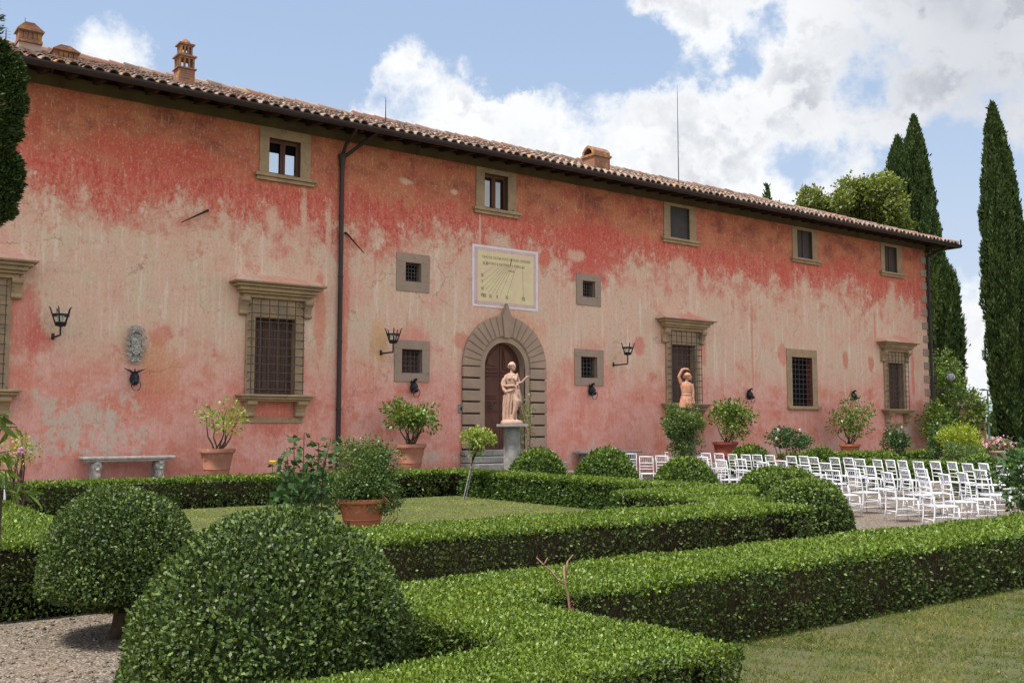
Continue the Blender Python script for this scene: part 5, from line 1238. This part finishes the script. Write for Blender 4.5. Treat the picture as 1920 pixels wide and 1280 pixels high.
mb.ball((0, -.09, hh*.86), (.085, .07, .10), 7); mb.ball((0, -.14, hh*.84), (.03, .04, .035), 5); mb.tube([(-.12, -.08, hh*.98), (0, -.09, hh*1.02), (.12, -.08, hh*.98)], .022, 6)
o = mb.build('scrolled_frame', M['carved'], t); voxel(o, .009)
mb = MB(); pr = [(-hw*.46, hh*.44), (-hw*.30, hh*.54), (0, hh*.48), (hw*.30, hh*.54), (hw*.46, hh*.44), (hw*.43, 0), (hw*.40, -hh*.34), (0, -hh*.50), (-hw*.40, -hh*.34), (-hw*.43, 0)]
mb.prism(pr, -.085, -.045, 'y'); mb.tube([(p, -.10, q) for p, q in pr+pr[:1]], .018, 6, False)
for (u, v, r) in ((.0, .30, .035), (-.16, .14, .03), (.14, .12, .03), (-.1, -.06, .03), (.08, -.14, .035), (.2, -.0, .024), (-.2, -.2, .026), (.02, -.3, .03)): mb.ball((hw*u*1.3, -.085, hh*v), (r, .03, r*1.2), 6)
for k in range(4): mb.tube([(-hw*.28+k*.03, -.09, hh*(.26-k*.14)), (0, -.105, hh*(.20-k*.14)), (hw*.28-k*.03, -.09, hh*(.28-k*.14))], .010, 5)
o = mb.build('shield_panel', M['carved'], t); voxel(o, .008)
# iron rods
for (a_, b_, lab) in (((389, 395), (340, 417), 'dark iron rod sticking out of a pale patch above the large window'), ((647, 437), (683, 475), 'dark iron rod slanting down right of the downpipe')):
    x0, z0 = W(*a_); x1, z1 = W(*b_, -.25); o = MB().tube([(0, 0, 0), (0, -.06, 0), (x1-x0, -.25, z1-z0)], [.035, .032, .012], 6).build('iron_rod', M['darkwood'], loc=(x0, 0, z0)); tag(o, lab, 'iron rod')
x, z = W(865, 766); t = thing('door_bell', 'small square stone plate with a round black bell push left of the door', 'door bell', (x, 0, z)); MB().box(-.13, .13, -.03, 0, -.13, .13, bev=.01).build('plate', M['greystone'], t); mb = MB(); mb.tube([(0, -.03, 0), (0, -.05, 0)], .06, 14); mb.build('push_button', M['iron'], t)

# sundial
def text_mesh(name, body, size, mat, parent, loc, sx=1.0):
    cu = bpy.data.curves.new(name, 'FONT'); cu.body = body; cu.size = size; cu.align_x = 'CENTER'; cu.align_y = 'CENTER'; cu.extrude = .002; cu.resolution_u = 2
    tmp = bpy.data.objects.new('tmp', cu); COL.objects.link(tmp); bpy.context.view_layer.update()
    me = bpy.data.meshes.new_from_object(tmp.evaluated_get(bpy.context.evaluated_depsgraph_get())); bpy.data.objects.remove(tmp)
    me.transform(Matrix.Rotation(R(90), 4, 'X')); me.transform(Matrix.Diagonal((sx, 1, 1, 1))); me.materials.clear(); me.materials.append(mat)
    o = bpy.data.objects.new(name, me); COL.objects.link(o); o.parent = parent; o.location = loc; return o
M['ink'] = basic('faded_sepia_paint', (.17, .13, .08), None, 20, .9, .1); M['ink2'] = basic('faint_sepia_paint', (.36, .28, .16), None, 20, .9, .1)
sx0, sz1 = W(885, 458); sx1, sz0 = W(1008, 582); sz0 = (W(885, 575)[1]+sz0)/2; sz1 = (sz1+W(1008, 472)[1])/2; sw, sh = sx1-sx0, sz1-sz0
sd = thing('sundial', 'cream painted sundial with pink border and Roman numerals above the door', 'sundial', (sx0, 0, sz0))
def panel_mat():
    m, t, b, o = new_mat('sundial_plaster'); P = t.obj(); n = t.noise(P, 2.2, 5, .6); c = t.mix(t.rng(n, .35, .65), (.74, .63, .36), (.72, .55, .36)); c = t.mix(t.rng(t.noise(P, 12, 5, .7), .55, .7, 0, .4), c, (.78, .71, .50)); t.put(b.inputs['Base Color'], c); b.inputs['Roughness'].default_value = .9; return m
M['sdpanel'] = panel_mat(); M['sdwhite'] = basic('lilac_white_paint', (.78, .72, .74), (.70, .62, .64), 3, .9, .1); M['sdpink'] = basic('faded_pink_paint', (.62, .34, .34), (.66, .46, .46), 4, .9, .1)
MB().box(0, sw, -.02, .0, 0, sh).build('white_border', M['sdwhite'], sd); MB().box(.085, sw-.085, -.0255, -.0215, .075, sh-.075).build('pink_band', M['sdpink'], sd)
mb = MB(); n = 34
for k in range(n):
    u = .10+(sw-.20)*(k+.25)/n; w2 = (sw-.20)/n*.5; v_ = .09+(sh-.18)*(k+.25)/n; h2 = (sh-.18)/n*.5
    for zc in (.075+.03, sh-.075-.06): mb.box(u, u+w2, -.030, -.027, zc, zc+.03)
    for xc in (.085+.03, sw-.085-.06): mb.box(xc, xc+.03, -.030, -.027, v_, v_+h2)
mb.build('dentil_pattern', M['sdwhite'], sd)
MB().box(.185, sw-.185, -.0305, -.0265, .165, sh-.165).build('dial_panel', M['sdpanel'], sd)
def S(px, py): a, b = W(px, py); return a-sx0, b-sz0
def Sz(py, px=945): return S(px, py)[1]
Y_ = -.033
tx = sw/2
text_mesh('motto', "TEMO DE L'ALTRA VOCE L'OZIOSO CIARDARE", .125, M['ink2'], sd, (tx+.02, Y_, sh-.37), .72)
text_mesh('motto', "L'ATTIMO IL MATTINO E IL MERIGGIO", .125, M['ink2'], sd, (tx-.02, Y_, sh-.56), .72)
text_mesh('motto', "MMXIII", .10, M['ink2'], sd, (tx+.2, Y_, sh-.73), .8)
for (s_, px, py) in (("III", 901.5, 516), ("V", 901.5, 527.5), ("VI", 901, 541), ("VII", 902, 553), ("VIII", 907, 561.5), ("IX", 918.5, 561.5), ("X", 931, 563), ("XI", 949, 564.5), ("XII", 980, 566), ("A X", 909, 494)):
    a, b = S(px, py); text_mesh('numeral', s_, .165, M['ink'], sd, (max(a, .37), Y_, max(b, .34)), .68)
mb = MB()
org = S(955, 490)
for (a_, b_) in (((928, 498), (903, 515)), ((937, 500), (903, 528)), ((943, 500), (904, 540)), ((947, 501), (909, 544)), ((950, 501), (914, 550)), ((953, 501), (922, 551)), ((956, 501), (928, 552)), ((959, 502), (937, 553)), ((966, 503), (950, 553)), ((979, 503), (980, 560))):
    p0, p1 = S(*a_), S(*b_); mb.tube([(p0[0], Y_+.001, p0[1]), (max(p1[0], .3), Y_+.001, max(p1[1], .3))], .0045, 4, False)
p0 = S(979, 503); mb.ball((p0[0], Y_, p0[1]), .022, 5); p0 = S(980, 558); mb.ball((p0[0], Y_, p0[1]), .022, 5)
mb.build('hour_lines', M['ink2'], sd)
p0 = S(947, 491); p1 = S(956, 499); mb = MB(); mb.tube([(p0[0], -.35, p0[1]+.05), (p1[0], -.03, p1[1])], .012, 6); mb.build('gnomon', M['iron'], sd)

# stone bench
xa, xb = W(155, 857, -.6)[0], W(330, 857, -.6)[0]; zt = W(240, 855, -.6)[1]; bx = (xa+xb)/2; bl = xb-xa
t = thing('stone_bench', 'weathered stone bench on carved lion supports against the wall', 'bench', (bx, -.36, .46)); zs = zt-.46
mb = MB(); mb.box(-bl/2, bl/2, -.28, .28, zs-.075, zs, bev=.03); mb.box(-bl/2+.06, bl/2-.06, -.24, .26, zs-.12, zs-.076, bev=.02); mb.build('seat', M['carved'], t)
for s_ in (-1, 1):
    mb = MB(); c = s_*bl*.34; mb.box(c-.10, c+.10, -.12, .2, 0, zs-.12, bev=.03); mb.ball((c, -.13, zs-.24), (.13, .12, .13), 8); mb.ball((c, -.20, zs-.17), (.09, .08, .06), 7); mb.ball((c-.05, -.24, zs-.24), .03, 5); mb.ball((c+.05, -.24, zs-.24), .03, 5); mb.ball((c, -.25, zs-.30), (.05, .05, .04), 6)
    mb.tube([(c, -.12, zs-.33), (c, -.17, zs-.45), (c, -.16, .02)], [.10, .09, .08], 8); o = mb.build('carved_support', M['carved'], t); voxel(o, .012)
xa, xb = W(1090, 848, -.5)[0], W(1202, 848, -.5)[0]; zt = W(1140, 845, -.5)[1]
t = thing('stone_bench', 'low plain stone bench on the wall right of the door behind the domes', 'bench', ((xa+xb)/2, -.32, .3)); bl = xb-xa
mb = MB(); mb.box(-bl/2, bl/2, -.25, .25, zt-.38, zt-.3, bev=.02); mb.build('seat', M['greystone'], t)
for s_ in (-1, 0, 1): mb = MB(); mb.box(s_*bl*.38-.12, s_*bl*.38+.12, -.18, .18, -.1, zt-.382, bev=.02); mb.build('support', M['greystone'], t)

# ------------------------------------------------------------------ statues on columns
def drape(mb, rings, n=48, folds=11, amp=.06, ph=0):
    vs = []
    for k, (z, cx_, cy_, rx, ry, am) in enumerate(rings):
        for j in range(n):
            th = 2*math.pi*j/n; f = 1+am*(math.sin(th*folds+ph+k*.12)+.5*math.sin(th*folds*1.7+k*.2)); vs.append((cx_+rx*f*math.cos(th), cy_+ry*f*math.sin(th), z))
    m = len(rings); fs = [(i*n+j, i*n+(j+1) % n, (i+1)*n+(j+1) % n, (i+1)*n+j) for i in range(m-1) for j in range(n)]+[tuple(range(n))[::-1], tuple((m-1)*n+j for j in range(n))]
    mb.add(vs, fs)
def hand(mb, w, d, side, s=1.):
    w = Vector(w); d = Vector(d).normalized(); up = Vector((0, 0, 1)); a = d.cross(up).normalized() if abs(d.z) < .95 else Vector((1, 0, 0)); b = a.cross(d)
    mb.tube([w, w+d*.04*s, w+d*.085*s], [.022*s, .034*s, .032*s], 8)
    for k in range(4):
        o_ = a*(k-1.5)*.018*s; L = (.065, .078, .074, .058)[k]*s; p = w+d*.08*s+o_; q = p+d*L*.55-b*.008*s; mb.tube([p, q, q+d*L*.4-b*.025*s], [.010*s, .009*s, .007*s], 6)
    p = w+d*.03*s+a*side*.03*s; mb.tube([p, p+d*.03*s+a*side*.028*s, p+d*.055*s+a*side*.03*s-b*.01*s], [.012*s, .010*s, .008*s], 6)
def head(mb, c, yaw, s=1., hair=True, tilt=0):
    mt = Matrix.Translation(c) @ Matrix.Rotation(yaw, 4, 'Z') @ Matrix.Rotation(tilt, 4, 'Y'); old = mb.tm; mb.tm = mt   # face looks to +x
    mb.ball((0, 0, 0), (.092*s, .075*s, .115*s), 10); mb.ball((.03*s, 0, -.055*s), (.062*s, .052*s, .062*s), 8)
    mb.tube([(.085*s, 0, .02*s), (.112*s, 0, -.02*s)], [.009*s, .015*s], 6); mb.ball((.088*s, 0, -.055*s), (.014*s, .026*s, .009*s), 6); mb.ball((.078*s, 0, -.088*s), (.02*s, .024*s, .018*s), 6)
    for q in (-1, 1): mb.ball((.078*s, q*.03*s, .014*s), (.013*s, .017*s, .010*s), 6); mb.tube([(.083*s, q*.012*s, .034*s), (.072*s, q*.05*s, .032*s)], .007*s, 5); mb.ball((-.005*s, q*.078*s, -.01*s), (.018*s, .01*s, .028*s), 6)
    if hair:
        mb.ball((-.025*s, 0, .035*s), (.105*s, .095*s, .105*s), 9)
        for k in range(11): a = k*.57; mb.ball((-.03*s+.095*s*math.cos(a)*.9, .09*s*math.sin(a), .05*s), (.032*s, .03*s, .028*s), 5)
        mb.ball((-.12*s, 0, .0), (.05*s, .055*s, .05*s), 7)
    mb.tm = old
# statue one: draped woman, right arm across the waist, left arm raised forward
d = 27.5; X, Y = DEP(960, d); colr = 15.5/1867*d; zsl = ZZ(800, d)
t = thing('stone_column', 'grey stone column with flat slab carrying the draped woman', 'column', (X, Y, 0)); mb = MB(); mb.lathe([(colr*1.03, 0), (colr*1.02, .5), (colr, zsl-.05), (colr, zsl)], n=32); mb.build('shaft', M['greystone'], t, smooth='auto'); MB().box(-.42, .42, -.42, .42, zsl+.001, zsl+.075, bev=.012).build('slab', M['greystone'], t)
t.rotation_euler = (0, 0, HD-R(90))
zb = zsl+.077
# local frame: x = image right, -y = towards the camera
st = thing('statue', 'pink terracotta statue of a draped woman gesturing with one hand before the door', 'statue', (X, Y, zb), HD-R(90)); st.scale = (.92, .92, .985); mb = MB()
mb.lathe([(.33, 0), (.34, .03), (.32, .09), (.25, .11)], n=20)
drape(mb, [(.08, -.06, .02, .22, .19, .07), (.3, -.08, .03, .20, .18, .12), (.55, -.06, .03, .20, .18, .11), (.75, -.03, .02, .215, .18, .06), (.92, .0, .0, .205, .17, .04), (1.02, .0, .0, .175, .14, .03), (1.10, .0, .0, .16, .125, .02)], folds=13)
mb.tube([(.10, -.05, .85), (.14, -.14, .62), (.10, -.18, .42), (.04, -.17, .20), (.0, -.17, .12)], [.12, .105, .07, .052, .045], 12); mb.tube([(.0, -.15, .12), (.05, -.24, .10)], [.04, .03], 8)   # bare crossed leg
mb.tube([(.10, -.02, .3), (.11, -.1, .13), (.15, -.18, .10)], [.06, .04, .03], 8)
drape(mb, [(1.08, 0, 0, .155, .12, .01), (1.2, -.01, 0, .17, .125, .0), (1.30, -.01, 0, .185, .12, .0), (1.38, -.02, 0, .17, .10, 0), (1.42, -.02, 0, .09, .07, 0)], folds=3)
for q in (-.07, .06): mb.ball((q, -.10, 1.27), (.055, .05, .055), 8)
mb.tube([(-.02, 0, 1.38), (0, -.01, 1.52)], [.055, .048], 10); head(mb, (.02, -.02, 1.60), R(-38), 1.05)
mb.tube([(-.17, 0, 1.35), (-.235, -.03, 1.20), (-.22, -.08, 1.07), (-.13, -.15, 1.05), (-.04, -.175, 1.06)], [.055, .05, .044, .038, .03], 10); hand(mb, (-.04, -.175, 1.06), (1, -.05, .1), 1)
mb.tube([(.14, 0, 1.35), (.22, -.02, 1.14), (.30, -.10, 1.16), (.40, -.14, 1.27)], [.058, .05, .042, .028], 10); hand(mb, (.40, -.14, 1.27), (.8, -.1, .55), -1)
# mantle: thick roll round the hips and over the arms
def rope(pts, r, k=3):
    for i in range(k): mb.tube([(p[0]+random.uniform(-.012, .012), p[1]+.02*i-.02, p[2]+.03*(i-1)) for p in pts], r, 8)
rope([(-.18, -.05, .93), (-.08, -.15, .94), (.06, -.15, .99), (.17, -.05, 1.06)], .028); rope([(-.23, .02, 1.24), (-.29, -.01, 1.12), (-.25, -.06, .98), (-.17, -.08, .90)], .045); rope([(.15, -.02, 1.38), (.12, -.12, 1.25), (.16, -.12, 1.12), (.20, -.08, 1.02)], .035)
drape(mb, [(.48, .20, -.05, .07, .08, .1), (.62, .19, -.08, .11, .11, .12), (.8, .16, -.08, .12, .12, .08), (.97, .12, -.06, .12, .12, .03)], folds=7)
drape(mb, [(.1, -.20, .02, .06, .08, .12), (.5, -.22, .02, .06, .08, .12), (.8, -.20, 0, .06, .09, .08)], folds=6)
o = mb.build('figure', M['statue'], st); voxel(o, .0095)
# statue two: archer-like figure in a short tunic, arm raised over the head
d = 33; X, Y = DEP(1287, d); colr = 16/1867*d; zsl = ZZ(797, d)
t = thing('stone_column', 'ivy-clad grey stone column carrying the figure in a tunic', 'column', (X, Y, 0), HD-R(90)); mb = MB(); mb.lathe([(colr*1.05, 0), (colr, .5), (colr*.97, zsl-.3), (colr*1.2, zsl-.2), (colr*1.2, zsl)], n=32); mb.build('shaft', M['greystone'], t, smooth='auto')
st = thing('statue', 'orange terracotta statue in a belted tunic with one arm bent over its head', 'statue', (X, Y, zsl+.003), HD-R(90)); mb = MB()
mb.lathe([(.28, 0), (.28, .06), (.2, .08)], n=18); k_ = 1.0
for q in (-.09, .09): mb.tube([(q, 0, .95), (q*1.1, -.02, .5), (q*1.2, .0, .08)], [.11, .075, .05], 10); mb.tube([(q*1.2, 0, .1), (q*1.3, -.13, .09)], [.045, .03], 8)
drape(mb, [(.55, -.02, 0, .24, .2, .08), (.7, -.02, 0, .22, .18, .07), (.88, -.01, 0, .19, .15, .05), (.99, 0, 0, .155, .12, .02), (1.02, 0, 0, .15, .115, 0)], folds=12); mb.tube([(.16*math.cos(a), .125*math.sin(a), 1.0) for a in [2*math.pi*k/16 for k in range(17)]], .018, 6, False)
drape(mb, [(1.0, 0, 0, .155, .12, .03), (1.15, 0, 0, .18, .125, .035), (1.3, -.01, 0, .20, .12, .03), (1.40, -.01, 0, .17, .09, .01), (1.43, 0, 0, .08, .06, 0)], folds=10)
mb.tube([(0, 0, 1.40), (.03, 0, 1.52)], [.055, .05], 10); head(mb, (.06, -.02, 1.60), R(-20), 1.1)
mb.tube([(-.17, 0, 1.36), (-.25, -.02, 1.60), (-.14, -.04, 1.83), (-.03, -.05, 1.86)], [.062, .055, .05, .04], 10); hand(mb, (-.03, -.05, 1.86), (1, -.1, -.3), 1, 1.1)
mb.tube([(.18, 0, 1.36), (.22, .0, 1.12), (.22, -.02, .88)], [.06, .05, .035], 10); hand(mb, (.22, -.02, .88), (0.1, -.1, -1), -1)
o = mb.build('figure', M['statue2'], st); voxel(o, .0105)
# ivy on the column
X2, Y2 = DEP(1279, 32.6); t = thing('climbing_rose', 'dense climbing rose mantling the top of the second column', 'climbing plant', (X2, Y2, 0)); cl = shrub_crown(t, (0, 0, ZZ(790, 32.6)), (.68, .60, .52), 8000, .08, 'jasmine', clumps=26, hollow=.3)
shrub_crown(t, (.05, 0, ZZ(835, 32.6)), (.55, .50, .42), 2200, .07, 'jasmine', clumps=16, name='hanging_foliage', droop=.6); shrub_crown(t, (.25, -.1, ZZ(795, 32.4)), (.45, .40, .35), 2200, .07, 'citrus', clumps=12, name='fresh_foliage')
mb = MB()
for k in range(14): a = random.uniform(0, 6.28); r = random.uniform(.35, .6); mb.tube([(r*math.cos(a), r*math.sin(a), ZZ(800, 32.6)), (r*1.1*math.cos(a), r*1.1*math.sin(a), ZZ(840, 32.6)), (.35*math.cos(a), .35*math.sin(a), .3)], .006, 4)
mb.build('runners', M['stick'], t)

# ------------------------------------------------------------------ chairs, facing +x (local +x forward)
def make_chair():
    t = thing('wedding_chair', 'x', 'chair', (0, 0, 0)); wv = M['white']; hw, dp = .195, .40
    mb = MB(); bm = bmesh.new(); bmesh.ops.create_cube(bm, size=1)
    for p in bm.verts: p.co = (.0+p.co.x*.46+.215, p.co.y*(hw*2+.01+(.03 if p.co.x > 0 else -.01)), .42+p.co.z*.026)
    bmesh.ops.bevel(bm, geom=[e for e in bm.edges if abs((e.verts[0].co-e.verts[1].co).normalized().z) > .9], offset=.06, segments=4, affect='EDGES'); bmesh.ops.bevel(bm, geom=[e for e in bm.edges if abs(e.verts[0].co.z-e.verts[1].co.z) < 1e-5 and e.calc_face_angle(0) > 1], offset=.010, segments=2, affect='EDGES')
    bm.verts.index_update(); mb.add([tuple(p.co) for p in bm.verts], [[q.index for q in f.verts] for f in bm.faces]); bm.free(); mb.build('seat', wv, t)
    for s in (-1, 1):
        MB().tube([(-.055, s*hw*.98, 0), (-.01, s*hw, .24), (.0, s*hw, .41), (-.03, s*hw*.98, .65), (-.085, s*hw*.96, .92)], [.011, .0135, .015, .013, .012], 8).build('rear_post', wv, t, smooth=True)
        MB().tube([(.44, s*hw*1.06, 0), (.425, s*hw*1.04, .25), (.415, s*hw, .40)], [.010, .0135, .015], 8).build('front_leg', wv, t, smooth=True)
    mb = MB()
    def bx(z): return -.03-.055*max(0, (z-.65)/.27)
    for z, r in ((.905, .016), (.73, .011), (.64, .009), (.56, .009)): mb.tube([(bx(z), -hw, z), (bx(z)-.012, 0, z+.002), (bx(z), hw, z)], r, 8)
    for k in range(6): y = -hw+.39*(k+1)/7; mb.tube([(bx(.73), y, .73), (bx(.9), y, .9)], .0068, 6)
    mb.build('backrest', wv, t, smooth=True)
    mb = MB()
    for s in (-1, 1):
        for z in (.14, .25): mb.tube([(-.02, s*hw, z), (.425, s*hw*1.04, z)], .0075, 6)
    for z in (.18, .29): mb.tube([(.428, -hw*1.04, z), (.428, hw*1.04, z)], .0075, 6)
    mb.tube([(-.015, -hw, .2), (-.015, hw, .2)], .010, 6); mb.build('stretcher', wv, t, smooth=True)
    return t
CH_ = [(1181.7,849.6),(1211.5,855),(1240.6,853.7),(1256.4,847.3),(1280.2,846.9),(1309,847.6),(1323,849),(1317,855.7),(1347.5,849.6),(1351.6,862.2),(1372.6,851),(1387.5,859.8),(1397.6,851.7),(1418.8,851.9),(1430,866),(1443,852.9),(1463.5,862.8),(1482.8,854.5),(1476,876),(1506,854.5),(1507,871),(1524,856.5),(1546,867),(1564,857.3),(1560,880.5),(1589.5,857.5),(1598.4,877.2),(1611,859.7),(1629,873.2),(1644,861.2),(1662,884.5),(1668,861.5),(1690.7,862.6),(1694.7,879.8),(1720.6,864.6),(1727,877.8),(1731,893),(1752.5,864.3),(1769,887.8),(1783.7,865.2),(1803,885),(1813,868.3),(1836,880),(1843,867.9),(1878,873),(1918,872)]
PTS = []
for px, py in CH_:
    x, y = GP(px, py, .92); PTS.append((px, x, y))
rows = {'far': [], 'middle': [], 'near': []}
for q in sorted(PTS): rows['far' if q[1] > 21.25 else ('middle' if q[1] > 18.3 else 'near')].append(q)
ORD = ['first','second','third','fourth','fifth','sixth','seventh','eighth','ninth','tenth','eleventh','twelfth','thirteenth','fourteenth','fifteenth','sixteenth','seventeenth','eighteenth','nineteenth','twentieth','twenty-first','twenty-second','twenty-third','twenty-fourth','twenty-fifth','twenty-sixth','twenty-seventh','twenty-eighth','twenty-ninth','thirtieth']
DESC = {'far': 'white slatted wedding chair, %s from left in the back rows nearest the wall', 'middle': 'white slatted wedding chair, %s from left in the middle rows', 'near': 'white slatted wedding chair, %s from left in the front rows nearest the front hedge'}
proto = make_chair(); first = True; rc = random.Random(5)
for rn, L in rows.items():
    for i, (px, x, y) in enumerate(L):
        c = proto if first else copy_tree(proto); first = False
        th = R(float(np.interp(px, [1180, 1215, 1240, 1300, 1420, 1564, 1690, 1920], [45, 40, 20, 0, -8, -14, -24, -32]))+rc.uniform(-3, 3)+(-5 if rn == 'near' and px > 1600 else 0)); c.location = (x+.085*math.cos(th), y+.085*math.sin(th), 0); c.rotation_euler = (0, 0, th); c['label'] = DESC[rn] % ORD[i]; c['group'] = 'white chairs set out for a ceremony'; c['category'] = 'chair'
